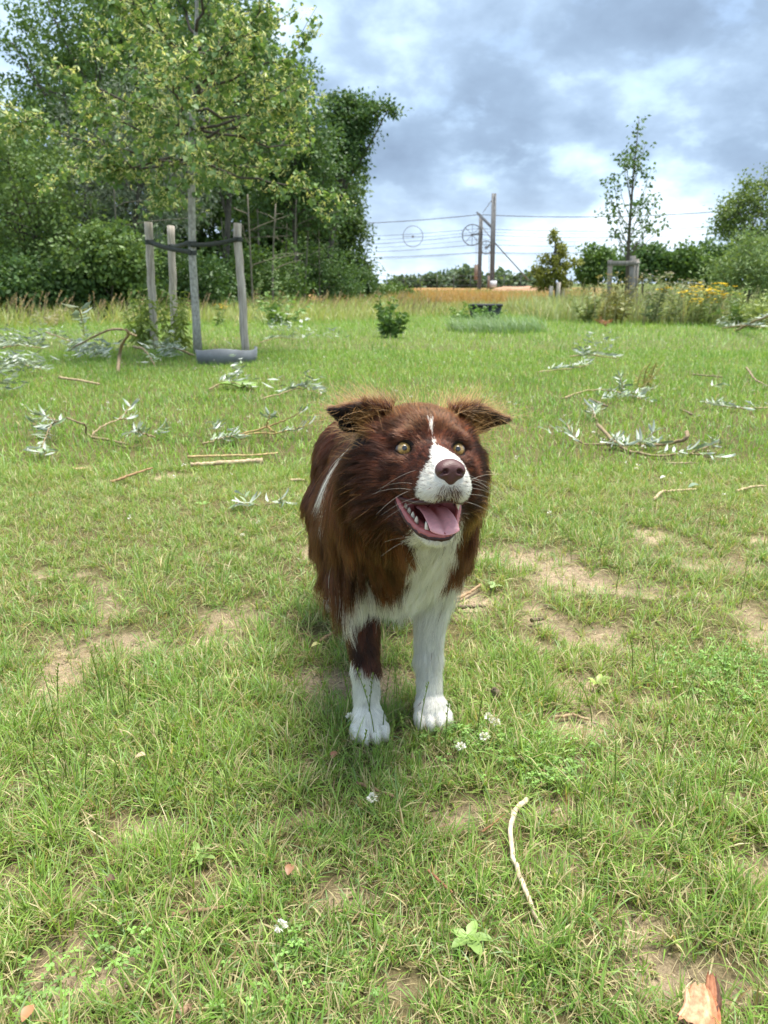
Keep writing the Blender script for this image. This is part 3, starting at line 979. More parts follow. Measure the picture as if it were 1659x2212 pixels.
def linden():
    B = gp(428, 766)
    root = empty('linden_tree', B, 'young linden in yellow bloom tied between three wooden stakes', 'tree')
    Y = B[1]
    tp = np.array([B - [0, 0, .05], at(424, 690, Y), at(416, 560, Y), at(414, 440, Y), at(413, 340, Y), at(416, 250, Y), at(420, 160, Y), at(424, 60, Y), at(428, -60, Y), at(430, -160, Y)])
    m = MB()
    m.tube(tp, [.056, .048, .044, .042, .040, .034, .027, .02, .013, .006], 12, None, jitter=.06)
    m.build('trunk', M_LIND, root, True)
    bm_ = MB()
    tips, lim = [], []
    specs = [(350, 60, 330, 1), (355, 150, 300, -1), (330, 560, 330, 1), (345, 690, 400, .3), (335, 250, 360, -.5), (300, 600, 260, -1), (290, 230, 230, 1), (270, 660, 300, .6), (260, 160, 170, -.6),
             (240, 620, 190, 1), (230, 300, 120, .8), (210, 560, 110, -1), (200, 200, 90, .2), (190, 640, 130, -.3), (170, 330, 40, -1), (150, 540, 20, .7), (120, 250, -10, .2), (110, 600, 40, -.4), (80, 350, -90, .5), (70, 500, -90, -.6), (20, 400, -150, .4), (0, 480, -170, -.3),
             (340, 420, 300, -1.5), (310, 400, 280, 1.6), (280, 440, 200, -1.6), (250, 400, 190, 1.5), (200, 450, 90, 1.4), (180, 390, 60, -1.5), (362, 300, 400, .9), (320, 180, 215, .1), (280, 655, 215, -.2), (130, 470, -30, 1.0), (330, 480, 390, -.9)]
    for (ys, ex, ey, dy) in specs:
        s = at(414, ys, Y)
        j = np.argmin(abs(tp[:, 2] - s[2]))
        s = np.array([np.interp(s[2], tp[:, 2], tp[:, 0]), np.interp(s[2], tp[:, 2], tp[:, 1]), s[2]])
        e = at(ex, ey, Y) + np.array([0, dy * 0.95, 0])
        mid = s * 0.5 + e * 0.5 + np.array([0, 0, -0.12])
        l = bez(s, mid, e, 9)
        l[1:-1] += rng.normal(0, 0.02, (7, 3))
        bm_.tube(l, np.linspace(0.019, 0.004, 9), 6)
        lim.append(l)
        for k in range(7):
            i = rng.integers(2, 9)
            a = l[i]
            dd = unit(l[min(i, 8)] - l[max(i - 1, 0)]) * 0.5 + rng.normal(0, 0.55, 3) + np.array([0, 0, .12])
            q = a + unit(dd) * rng.uniform(0.18, 0.5)
            bm_.tube(bez(a, (a + q) / 2 + rng.normal(0, .03, 3), q, 4), np.linspace(0.006, 0.002, 4), 4, cap=False)
            tips.append((a, q))
        tips.append((l[-3], l[-1]))
    bm_.build('branches', noise_mat('linden_twig', (0.05, 0.04, 0.035), (0.13, 0.11, 0.09), 30, .85, .3), root)['kind'] = 'stuff'
    lm, fm = MB(), MB()
    P, D, S = [], [], []
    FP, FD = [], []
    for (a, q) in tips:
        n = rng.integers(24, 38)
        u = rng.uniform(0.15, 1.05, n)[:, None]
        p = a * (1 - u) + q * u + rng.normal(0, .045, (n, 3)) + np.array([0, 0, -.03])
        P.append(p)
        D.append(rng.normal(0, .65, (n, 3)) + unit(q - a) * 0.4 + np.array([0, 0, -.55]))
        S.append(rng.uniform(.040, .068, n))
        n = rng.integers(13, 24)
        u = rng.uniform(0.2, 1.05, n)[:, None]
        FP.append(a * (1 - u) + q * u + rng.normal(0, .045, (n, 3)) + np.array([0, 0, -.015]))
        FD.append(rng.normal(0, .8, (n, 3)) + np.array([0, 0, -.35]))
    P, D, S = np.concatenate(P), np.concatenate(D), np.concatenate(S)
    n = len(P)
    k = rng.random((n, 1))
    c = (np.array([0.115, 0.21, 0.075]) * (1 - k) + np.array([0.20, 0.31, 0.10]) * k) * (0.8 + .4 * rng.random((n, 1)))
    heart_leaves(lm, P, D, S, c, np.array([0, 0, 1.0]))
    lm.build('crown', M_LEAF, root)['kind'] = 'stuff'
    FP, FD = np.concatenate(FP), np.concatenate(FD)
    n = len(FP)
    c = np.array([0.74, 0.76, 0.34]) * (0.75 + .45 * rng.random((n, 1)))
    leaves(fm, FP, FD, rng.uniform(.05, .085, n), rng.uniform(.014, .022, n), c, .1)
    # the little blossom bunches hanging from each bract
    Q = np.repeat(FP + unit(FD) * .04, 3, 0) + rng.normal(0, .014, (n * 3, 3)) + np.array([0, 0, -.015])
    leaves(fm, Q, rng.normal(0, 1, (n * 3, 3)), np.full(n * 3, .016), np.full(n * 3, .013), np.array([0.76, 0.72, 0.38]) * (0.8 + .4 * rng.random((n * 3, 1))), .1)
    fm.build('blossom', M_LEAF, root)['kind'] = 'stuff'
    # stakes
    for nm, (xt, yt), (xb, yb), Yb, r, lab in [('l', (321, 482), (334, 748), gp(334, 752)[1], .049, 'round wooden tree stake on the left of the linden'),
                                               ('m', (369, 489), (377, 742), gp(334, 752)[1] + 0.75, .049, 'round wooden tree stake behind, between the left stake and the linden'),
                                               ('r', (512, 482), (531, 764), gp(531, 766)[1] + 0.05, .046, 'round wooden tree stake leaning on the right of the linden')]:
        b, t_ = at(xb, yb, Yb), at(xt, yt, Yb)
        b[2] = -.02
        st = empty('tree_stake', b, lab, 'stake', 'stakes around the linden')
        mm = MB()
        n = 12
        pts = np.linspace(b, t_, n) + np.concatenate([np.zeros((1, 3)), rng.normal(0, .004, (n - 1, 3))])
        rr = np.full(n, r) * (1 + rng.normal(0, .02, n))
        rr[0] *= 1.03
        mm.tube(np.vstack([pts, pts[-1] + (pts[-1] - pts[-2]) * .03]), np.append(rr, r * .9), 14, None, jitter=.03)
        mm.build('post', M_STAKE, st, True)
        globals()['STK_' + nm] = (b, t_)

    def strap(name, A, B_, w, label, sag=.02):
        """a flat rubber belt: an outer and inner run between two points"""
        mb = MB()
        n = 8
        d = unit(B_ - A)
        side = unit(np.cross(d, [0, 0, 1.0])) * .004
        t = np.linspace(0, 1, n)[:, None]
        c = A * (1 - t) + B_ * t
        c[:, 2] -= sag * 4 * (t[:, 0] * (1 - t[:, 0]))
        tw = np.linspace(0, .7, n)
        V, Q = [], []
        for i in range(n):
            u = np.array([0, 0, math.cos(tw[i] * .5)]) * w / 2 + unit(side) * math.sin(tw[i] * .5) * w / 2
            V += [c[i] + u + side, c[i] - u + side, c[i] - u - side, c[i] + u - side]
        for i in range(n - 1):
            for k in range(4):
                Q.append((i * 4 + k, i * 4 + (k + 1) % 4, i * 4 + 4 + (k + 1) % 4, i * 4 + 4 + k))
        Q += [(0, 1, 2, 3), (4 * n - 1, 4 * n - 2, 4 * n - 3, 4 * n - 4)]
        mb.add(np.array(V), None, Q)
        o = link(name, mb.mesh(name), None, M_STRAP)
        return tag(o, label, 'strap', 'rubber belts tying the linden')

    def loop(parent, P, r, w):
        """the belt's turn round a post"""
        mb = MB()
        a = np.linspace(0, 2 * math.pi, 25)
        V = [P + np.array([math.cos(t) * r, math.sin(t) * r, dz + .006 * math.sin(t)]) for t in a for dz in (-w / 2, w / 2)]
        Q = [(2 * i, 2 * i + 2, 2 * i + 3, 2 * i + 1) for i in range(24)]
        mb.add(V, None, Q)
        o = link('belt_loop', mb.mesh('belt_loop'), parent, M_STRAP, keep=False)
        return o

    def on(stk, y_px, x_px, Yd): return at(x_px, y_px, Yd)
    Ls, Ms, Rs = STK_l[0][1], STK_m[0][1], STK_r[0][1]
    A = at(323, 523, Ls) + np.array([0, -.06, 0]); T1 = at(416, 545, Y) + np.array([0, -.06, 0])
    s1 = strap('tree_strap', A, T1, .055, 'dark rubber belt from the left stake to the linden trunk')
    A2 = at(371, 532, Ms) + np.array([.0, -.06, 0]); T2 = at(416, 522, Y) + np.array([-.03, .03, 0])
    s2 = strap('tree_strap', A2, T2, .05, 'dark rubber belt from the middle stake to the linden trunk')
    A3 = at(516, 517, Rs) + np.array([-.0, -.058, 0]); T3 = at(416, 530, Y) + np.array([0, -.062, 0])
    s3 = strap('tree_strap', T3, A3, .05, 'dark rubber belt from the right stake to the linden trunk')
    loop(s1, at(323.2, 523, Ls), .053, .055)
    loop(s2, at(371, 532, Ms), .053, .05)
    loop(s3, at(514.5, 517, Rs), .050, .05)
    loop(s1, at(415.8, 546, Y), .049, .05)
    loop(s3, at(415.8, 527, Y), .050, .06)

    # grey plastic watering ring round the foot: a curved low sheet, front towards us
    mb = MB()
    c = (gp(428, 790) + gp(535, 790)) / 2 + np.array([-.02, .33, 0])
    a = np.linspace(math.radians(196), math.radians(386), 33)
    V, n = [], len(a)
    for t in a:
        rx, ry = .31, .26
        hgt = .145 + .012 * math.sin(3 * t)
        for (dr, z) in [(0, -.03), (.012, hgt), (-.004, hgt + .004), (-.012, -.03)]:
            V.append(c + np.array([(rx + dr) * math.cos(t), (ry + dr) * math.sin(t), z]))
    Q = []
    for i in range(n - 1):
        for k in range(4):
            Q.append((i * 4 + k, i * 4 + (k + 1) % 4, i * 4 + 4 + (k + 1) % 4, i * 4 + 4 + k))
    mb.add(V, None, Q + [(0, 1, 2, 3), (4 * n - 1, 4 * n - 2, 4 * n - 3, 4 * n - 4)])
    o = mb.build('watering_ring', noise_mat('grey_plastic', (0.13, 0.14, 0.15), (0.20, 0.215, 0.23), 8, .55, .15), None, False)
    tag(o, 'grey plastic watering ring in the grass at the linden foot', 'tree ring')


linden()

# ------------------------------------------------------------------ right side
def young_maple():
    Y = 20.0
    B = foot(1357, Y)
    root = empty('young_maple', B, 'tall thin young maple with a wooden frame at its foot', 'tree')
    tp = np.array([B - [0, 0, .1], at(1356, 570, Y), at(1359, 500, Y), at(1364, 430, Y), at(1369, 360, Y), at(1376, 300, Y), at(1380, 252, Y)])
    m = MB()
    m.tube(tp, [.055, .05, .04, .03, .02, .012, .005], 8, (1.4, 1.3, 1.2), jitter=.1)
    tips = [(1383, 255, 1), (1376, 268, 1), (1368, 300, 1)]
    ends = [(1350, 330, 430), (1343, 345, 440), (1368, 330, 410), (1388, 335, 400), (1395, 370, 470), (1345, 375, 470), (1325, 390, 490), (1340, 420, 510), (1312, 390, 500), (1398, 430, 510), (1405, 425, 520), (1390, 400, 480), (1330, 440, 530),
            (1320, 450, 540), (1415, 470, 545), (1400, 455, 530), (1385, 490, 560), (1350, 480, 550), (1335, 500, 560), (1375, 360, 420), (1362, 380, 450), (1380, 440, 500), (1355, 440, 520), (1410, 490, 550), (1345, 515, 565), (1375, 520, 568), (1386, 318, 370), (1372, 310, 360), (1332, 455, 530), (1366, 345, 400), (1404, 478, 545)]
    lm = MB()
    P = []
    for (x, y, ys) in ends:
        zs = at(1360, ys, Y)[2]
        s = np.array([np.interp(zs, tp[:, 2], tp[:, 0]), Y, zs])
        e = at(x, y, Y) + np.array([0, rng.normal(0, .35), 0])
        l = bez(s, np.array([e[0] * .75 + s[0] * .25, (s[1] + e[1]) / 2, s[2] * .6 + e[2] * .4]), e, 6)
        m.tube(l, np.linspace(.012, .004, 6), 4, (1.4, 1.3, 1.2))
        for k in range(4):
            P.append(l[-1 - k // 2] + rng.normal(0, .05, 3))
    P += [at(1382, 256, Y), at(1378, 270, Y), at(1377, 290, Y), at(1372, 275, Y), at(1366, 292, Y)]
    m.build('trunk', bpy.data.materials['grey_stem'], root, True)
    P = np.array(P)
    n = len(P)
    per = 8
    idx = np.repeat(np.arange(n), per)
    pos = P[idx] + rng.normal(0, .075, (n * per, 3)) * np.array([1.1, 1.1, .55])
    d = rng.normal(0, 1, (n * per, 3)) * np.array([1, 1, .3]) + np.array([0, 0, -.6])
    c = np.array([0.10, 0.17, 0.045]) * (0.6 + .8 * rng.random((n * per, 1)))
    leaves(lm, pos, d, rng.uniform(.06, .12, n * per), rng.uniform(.05, .09, n * per), c, .3)
    lm.build('crown', M_LEAF, root)['kind'] = 'stuff'
    # wooden frame of posts and rail
    fr = empty('stake_frame', foot(1345, Y - .3), 'weathered wooden frame of three posts and a rail round the young maple', 'tree support')
    for (x, Yp, top, r) in [(1319, 19.9, 562, .06), (1368, 19.6, 553, .075), (1376, 20.3, 560, .06)]:
        b = foot(x, Yp); t_ = at(x - 1, top, Yp)
        mm = MB(); mm.tube([b - [0, 0, .2], (b + t_) / 2, t_], [r, r, r * .96], 10, None, jitter=.06)
        mm.build('post', M_OLD, fr, True)
    a, b = at(1315, 572, 19.8), at(1370, 566, 19.5)
    mm = MB()
    mid = (a + b) / 2
    mm.box(mid, (np.linalg.norm(b - a) + .06, .05, .11), Matrix.Rotation(math.atan2(b[1] - a[1], b[0] - a[0]), 3, 'Z'))
    mm.build('rail', M_OLD, fr)
    a, b = at(1369, 570, 19.6), at(1379, 568, 20.4)
    mm = MB(); mm.tube([a, b], .04, 8); mm.build('rail', M_OLD, fr)


young_maple()


def golden_sapling():
    Y = 30.0
    B = foot(1205, Y)
    tree('golden_sapling', B, [blob(1202, 600, Y, 34, 26), blob(1206, 570, Y, 24, 22), blob(1170, 592, Y, 26, 9), blob(1160, 580, Y, 14, 6), blob(1235, 567, Y, 22, 6), blob(1175, 562, Y, 22, 8), blob(1213, 540, Y, 11, 16), blob(1198, 512, Y, 8, 14), blob(1175, 615, Y, 24, 10), blob(1222, 612, Y, 18, 9)],
         'small yellowish sapling with side branches spread wide, right of the railway masts', n_cl=260, per=15, spread=.10, wexp=.42, leaf=(.12, .06), cols=((0.16, 0.19, 0.04), (0.33, 0.33, 0.07)), trunk_r=.05, n_twig=60, trunk_top=at(1200, 498, Y))
    fr = empty('tree_stakes', foot(1203, Y - .4), 'three short weathered stakes under the yellowish sapling', 'tree support')
    for (x, Yp, top) in [(1190, 29.6, 618), (1206, 29.5, 610), (1215, 30.3, 612)]:
        b = foot(x, Yp); t_ = at(x + 1, top, Yp)
        mm = MB(); mm.tube([b - [0, 0, .2], (b + t_) / 2, t_], [.08, .08, .075], 9, None, jitter=.06)
        mm.build('post', M_STAKE, fr, True)
    mm = MB(); mm.tube(bez(at(1190, 640, 29.5), at(1200, 652, 29.4), at(1206, 640, 29.4), 5), .03, 6); mm.build('belt', M_STRAP, fr)


golden_sapling()
GR = 'trees and bushes on the right'
tree('birch_tree', foot(1610, 17.5), [blob(1610, 470, 17.5, 50, 55), blob(1640, 430, 17.5, 45, 50), blob(1595, 440, 17.5, 40, 40), blob(1575, 460, 17.5, 30, 30), blob(1605, 400, 17.5, 14, 30), blob(1655, 395, 17.5, 20, 30), blob(1570, 490, 17.5, 25, 30), blob(1660, 490, 17.5, 50, 60)],
     'airy light green birch at the right edge', n_cl=250, per=19, spread=.15, wexp=.5, leaf=(.065, .045), cols=((0.13, 0.20, 0.05), (0.22, 0.29, 0.09)), trunk_r=.035, n_twig=120, shell=.6, bark=bpy.data.materials['grey_stem'], trunk_col=(2.6, 2.5, 2.3), group=GR)
tree('willow_bush', foot(1620, 16.5), [blob(1600, 580, 16.5, 60, 50), blob(1640, 560, 16.5, 55, 60), blob(1570, 600, 16.5, 40, 35), blob(1655, 610, 16.5, 50, 40)],
     'bright green bush under the birch at the right edge', 'bush', GR, n_cl=190, per=24, spread=.2, leaf=(.10, .03), cols=((0.14, 0.22, 0.07), (0.24, 0.33, 0.13)), trunk_r=.03, n_twig=30)
for (px, Y, bl, col, lab) in [
        (1290, 33, [(1285, 575, 32, 30), (1305, 560, 22, 20), (1270, 595, 25, 18), (1278, 545, 10, 12)], MD, 'green bush right of the yellowish sapling'),
        (1395, 31, [(1390, 570, 40, 32), (1420, 565, 35, 28), (1360, 580, 35, 25), (1385, 545, 20, 14)], DK, 'dark bush behind the young maple frame'),
        (1470, 31, [(1460, 572, 45, 32), (1500, 570, 45, 34), (1440, 585, 40, 25)], MD, 'broad bush between the young maple and the birch'),
        (1545, 32, [(1540, 570, 45, 42), (1575, 555, 45, 45), (1520, 590, 45, 28)], DK, 'dark bush left of the birch'),
        (1640, 30, [(1630, 560, 60, 60), (1690, 550, 60, 60), (1600, 590, 45, 30)], DK, 'dark bush behind the birch at the right edge')]:
    tree('bush', foot(px, Y), [blob(a, b, Y, c, d) for (a, b, c, d) in bl], lab, 'bush', GR, n_cl=190, per=26, spread=.26, leaf=(.15, .09), cols=col, trunk_r=.05, n_twig=15)
# far tree line beyond the railway
HZ = ((0.09, 0.14, 0.075), (0.14, 0.20, 0.105))
for i, (px, top, hw) in enumerate([(880, 606, 26), (925, 602, 28), (960, 596, 20), (985, 588, 15), (1005, 586, 13), (1028, 596, 16), (1062, 598, 14), (1085, 592, 17), (1118, 602, 14), (1145, 600, 18), (1010, 604, 30), (860, 610, 18)]):
    Y = 120 + 6 * (i % 4)
    hh = (622 - top) / 2
    tree('distant_tree', foot(px, Y), [blob(px, top + hh * .7, Y, hw * .75, hh * .8), blob(px - hw * .5, top + hh * 1.2, Y, hw * .55, hh * .7), blob(px + hw * .5, top + hh * 1.2, Y, hw * .55, hh * .7)],
         ['leftmost but one', 'second from the wood', 'third from the wood', 'pointed tall', 'tallest', 'narrow', 'one between the two masts, the', 'round', 'small', 'rightmost', 'low broad', 'leftmost'][i] + ' far tree on the skyline beyond the railway', group='far trees on the skyline', n_cl=70, per=14, spread=.75, leaf=(.75, .5), cols=HZ, trunk_r=.14, n_twig=0, limb=False)


# ------------------------------------------------------------------ railway
M_STEEL = noise_mat('grey_steel', (0.10, 0.105, 0.11), (0.19, 0.195, 0.20), 6, .6, .1)
M_DKSTEEL = noise_mat('dark_steel', (0.05, 0.055, 0.06), (0.10, 0.105, 0.11), 6, .6, .1)
M_RUST = noise_mat('weights', (0.18, 0.13, 0.10), (0.33, 0.25, 0.2), 6, .8, .2)


def wheel(mb, c, r, spokes=8):
    n = 28
    a = np.linspace(0, 2 * math.pi, n + 1)
    pts = np.stack([c[0] + r * np.cos(a), np.full(n + 1, c[1]), c[2] + r * np.sin(a)], 1)
    mb.tube(pts, .030 if spokes < 4 else .045, 6, cap=False)
    for k in range(spokes):
        t = k * math.pi * 2 / spokes
        mb.tube([c, c + np.array([math.cos(t) * r, 0, math.sin(t) * r])], .022, 5, cap=False)
    mb.tube([c - [0, .12, 0], c + [0, .12, 0]], .10, 10)


def railway():
    Y1, Y2 = 68.0, 76.0
    for nm, Y, top, x0, x1, r, lab in [('a', Y1, 418, 1062, 1067, .15, 'tall grey railway mast with slanting stay, right of the pair'),
                                       ('b', Y2, 470, 1034.5, 1039, .14, 'shorter grey railway mast with spoked wheel, left of the pair')]:
        b, t_ = at(x0, 632, Y), at(x1, top, Y)
        root = empty('railway_mast', b, lab, 'railway mast', 'railway masts')
        mm = MB()
        # H section: two flanges and a web
        d = t_ - b
        for (ox, sx) in ((-r * .8, .06), (r * .8, .06)):
            V = []
            for P in (b - [0, 0, .4], t_):
                for (dx, dy) in ((-sx, -r), (sx, -r), (sx, r), (-sx, r)):
                    V.append(P + np.array([ox + dx, dy, 0]))
            mm.add(V, None, [(0, 1, 5, 4), (1, 2, 6, 5), (2, 3, 7, 6), (3, 0, 4, 7), (4, 5, 6, 7), (3, 2, 1, 0)])
        V = []
        for P in (b - [0, 0, .4], t_):
            for (dx, dy) in ((-r * .76, -.05), (r * .76, -.05), (r * .76, .05), (-r * .76, .05)):
                V.append(P + np.array([dx, dy, -.01]))
        mm.add(V, None, [(0, 1, 5, 4), (1, 2, 6, 5), (2, 3, 7, 6), (3, 0, 4, 7), (4, 5, 6, 7)])
        mm.build('mast_column', M_STEEL, root)
        wm, gm = MB(), MB()
        if nm == 'a':
            e = at(1034, 463, Y2 - 1.0); s = at(1067, 496, Y1)
            am = MB()
            am.tube([s, e], .16, 4); am.tube([e, e + (e - s) * .12], .1, 4)
            am.build('cantilever_beam', M_DKSTEEL, root)
            st = MB(); st.tube([at(1064, 430, Y1), at(1043, 460, Y2 - 2)], .03, 4); st.build('tie_rod', M_STEEL, root)
            gm.tube([at(1068, 524, Y1), at(1142, 606, Y1 + 3)], .055, 5); gm.build('stay', M_STEEL, root)
            c = at(1050, 535, Y1 - .3)
            wheel(wm, c, .52); wm.tube([c, at(1064, 527, Y1)], .06, 5)
            wm.build('tension_wheel', M_STEEL, root)
            ww = MB(); ww.tube([at(1056, 545, Y1 - .3), at(1055, 600, Y1 - .3)], .02, 4); ww.tube([at(1055, 596, Y1 - .3), at(1055, 624, Y1 - .3)], .12, 10)
            ww.build('counterweight', M_RUST, root)
            pl = MB(); pl.box(at(1065, 614, Y1 - .28), (.62, .03, .55)); pl.build('plate', noise_mat('white_plate', (.6, .62, .65), (.75, .76, .78), 8, .5, .05), root)
        else:
            c = at(1020, 508, Y2 - .3)
            wheel(wm, c, .92); wm.tube([c, at(1040, 503, Y2)], .06, 5)
            wm.build('tension_wheel', M_DKSTEEL, root)
            gm.tube([at(1041, 490, Y2), at(1062, 517, Y2 - 4)], .05, 5); gm.build('stay', M_STEEL, root)
            ww = MB(); ww.tube([at(1029, 515, Y2 - .3), at(1028, 580, Y2 - .3)], .02, 4)
            ww.tube([at(1028, 572, Y2 - .3), at(1028, 606, Y2 - .3)], .17, 10)
            ww.build('counterweight', M_RUST, root)
    # loose ring on the wires to the left of the masts
    m = MB(); c = at(892, 511, 78); wheel(m, c, .95, 2)
    tag(m.build('tension_wheel', M_STEEL), 'thin ring-shaped tension wheel hung on the wires near the wood', 'wheel')
    Yw = 72.0
    for i, (ya, yb, yc, r) in enumerate([(480, 464, 457, .05), (507, 494, 489, .028), (518, 501, 493, .02), (529, 507, 505, .03), (536, 517, 511, .02), (542, 528, 519, .03), (548, 545, 530, .035), (553, 547, 538, .02)]):
        a, b, c, d = at(560, ya + 3, Yw + 8), at(1035, yb, Yw), at(1560, yc, Yw - 6), at(1900, yc - 4, Yw - 12)
        t = np.linspace(0, 1, 13)[:, None]
        l1 = a * (1 - t) + b * t; l1[:, 2] -= .35 * 4 * t[:, 0] * (1 - t[:, 0])
        l2 = b * (1 - t) + c * t; l2[:, 2] -= .3 * 4 * t[:, 0] * (1 - t[:, 0])
        m = MB(); m.tube(np.vstack([l1, l2[1:], d]), r * .62, 5)
        o = m.build('overhead_wire', M_DKSTEEL)
        tag(o, ['topmost overhead railway wire across the sky', 'second overhead railway wire from the top', 'third overhead railway wire from the top', 'fourth overhead railway wire from the top', 'fifth overhead railway wire from the top', 'third overhead railway wire from the bottom', 'second lowest overhead railway wire', 'lowest overhead railway wire'][i], 'wire', 'overhead railway wires')
    # wire mesh fence along the line
    fz = empty('line_fence', at(1000, 630, 62), 'thin green wire fence along the railway embankment', 'fence')
    for i in range(14):
        b = foot(800 + i * 36, 62.0); m = MB(); m.tube([b, b + [0, 0, 1.25]], .03, 6); m.build('post', M_DKSTEEL, fz)
    for z in (.5, .9, 1.22):
        m = MB(); a, b = foot(800, 62.0), foot(1270, 62.0); a[2] = b[2] = .12 + z; m.tube([a, b], .012, 4); m.build('fence_wire', M_DKSTEEL, fz)
    # red-brown soil heap beside the fence
    m = MB()
    n = 24
    xs = np.linspace(-1, 1, n)
    V, Q = [], []
    c = foot(1130, 58.0)
    for j in range(8):
        v = j / 7
        for x in xs:
            hgt = max(0, 1 - abs(x) ** 6) * math.sin(v * math.pi) ** .5 * .55 + rng.normal(0, .03)
            V.append(c + np.array([x * 2.6, (v - .5) * 3, hgt - .1]))
    for j in range(7):
        for i in range(n - 1):
            Q.append((j * n + i, j * n + i + 1, (j + 1) * n + i + 1, (j + 1) * n + i))
    m.add(V, None, Q)
    tag(m.build('soil_heap', noise_mat('red_soil', (.30, .16, .10), (.42, .26, .17), 3, .95, .3), None, True), 'long low heap of red-brown soil by the railway fence', 'soil heap')


railway()
# ------------------------------------------------------------------ things lying and growing in the field
def two_face_leaf(name, front, back, trans=.15):
    """a leaf with a green upper side and a paler underside"""
    m, t = new_mat(name)
    g = t.nodes.new('ShaderNodeNewGeometry')
    oi = t.nodes.new('ShaderNodeObjectInfo')
    mx = t.nodes.new('ShaderNodeMixRGB'); mx.inputs[1].default_value = (*front, 1); mx.inputs[2].default_value = (*back, 1)
    hs = t.nodes.new('ShaderNodeHueSaturation')
    mp = t.nodes.new('ShaderNodeMapRange'); mp.inputs['To Min'].default_value = .7; mp.inputs['To Max'].default_value = 1.2
    p = t.nodes.new('ShaderNodeBsdfPrincipled'); p.inputs['Roughness'].default_value = .45; p.inputs['Specular IOR Level'].default_value = .4
    tr = t.nodes.new('ShaderNodeBsdfTranslucent')
    ms = t.nodes.new('ShaderNodeMixShader'); ms.inputs[0].default_value = trans
    o = t.nodes.new('ShaderNodeOutputMaterial')
    L = t.links.new
    L(g.outputs['Backfacing'], mx.inputs[0]); L(mx.outputs[0], hs.inputs['Color'])
    L(oi.outputs['Random'], mp.inputs['Value']); L(mp.outputs[0], hs.inputs['Value'])
    L(hs.outputs[0], p.inputs['Base Color']); L(hs.outputs[0], tr.inputs['Color'])
    L(p.outputs[0], ms.inputs[1]); L(tr.outputs[0], ms.inputs[2]); L(ms.outputs[0], o.inputs[0])
    return m


M_WL = two_face_leaf('willow_leaf_two_sided', (0.22, 0.29, 0.15), (0.47, 0.52, 0.43))
M_WLB = leaf_mat('willow_leaf_mass', .15, .45, .45, (1, 1, .8))
M_BROAD = leaf_mat('broad_leaf', .25, .45, .4)


def lance_mesh(i, bend, curl):
    prof = [(0, .0), (.12, .10), (.35, .20), (.6, .19), (.82, .10), (1.0, 0)]
    V, Q, T = [], [], []
    for (u, w) in prof:
        z = bend * u * u
        V += [(u, w * .5, z + .22 * w + curl * u), (u, 0, z), (u, -w * .5, z + .22 * w - curl * u)]
    for k in range(len(prof) - 1):
        a = 3 * k
        Q += [(a, a + 1, a + 4, a + 3), (a + 1, a + 2, a + 5, a + 4)]
    return mesh_np('willow_leaf%d' % i, np.array(V), np.array(Q), None, True)


WLM = [lance_mesh(0, -.15, 0), lance_mesh(1, -.4, .05), lance_mesh(2, .2, -.05), lance_mesh(3, -.05, .08)]
for _m in WLM:
    _m.materials.append(M_WL)


def ground_path(px, lift=0.0):
    pts = []
    for q in px:
        z = q[2] if len(q) > 2 else lift
        g = gp(q[0], q[1], z)
        g[2] = float(ground_z(np.array([g[0]]), np.array([g[1]]))[0]) + z
        pts.append(g)
    return np.array(pts)


def smooth_path(P, n):
    P = np.asarray(P)
    t = np.linspace(0, len(P) - 1, n)
    out = np.stack([np.interp(t, np.arange(len(P)), P[:, i]) for i in range(3)], 1)
    for _ in range(max(2, n // (len(P) * 2))):
        out[1:-1] = (out[:-2] + 2 * out[1:-1] + out[2:]) / 4
    return out


def leaf_basis(d, up):
    d = unit(d); s = unit(np.cross(up, d)); n = np.cross(d, s)
    return Matrix(((d[0], s[0], n[0], 0), (d[1], s[1], n[1], 0), (d[2], s[2], n[2], 0), (0, 0, 0, 1)))


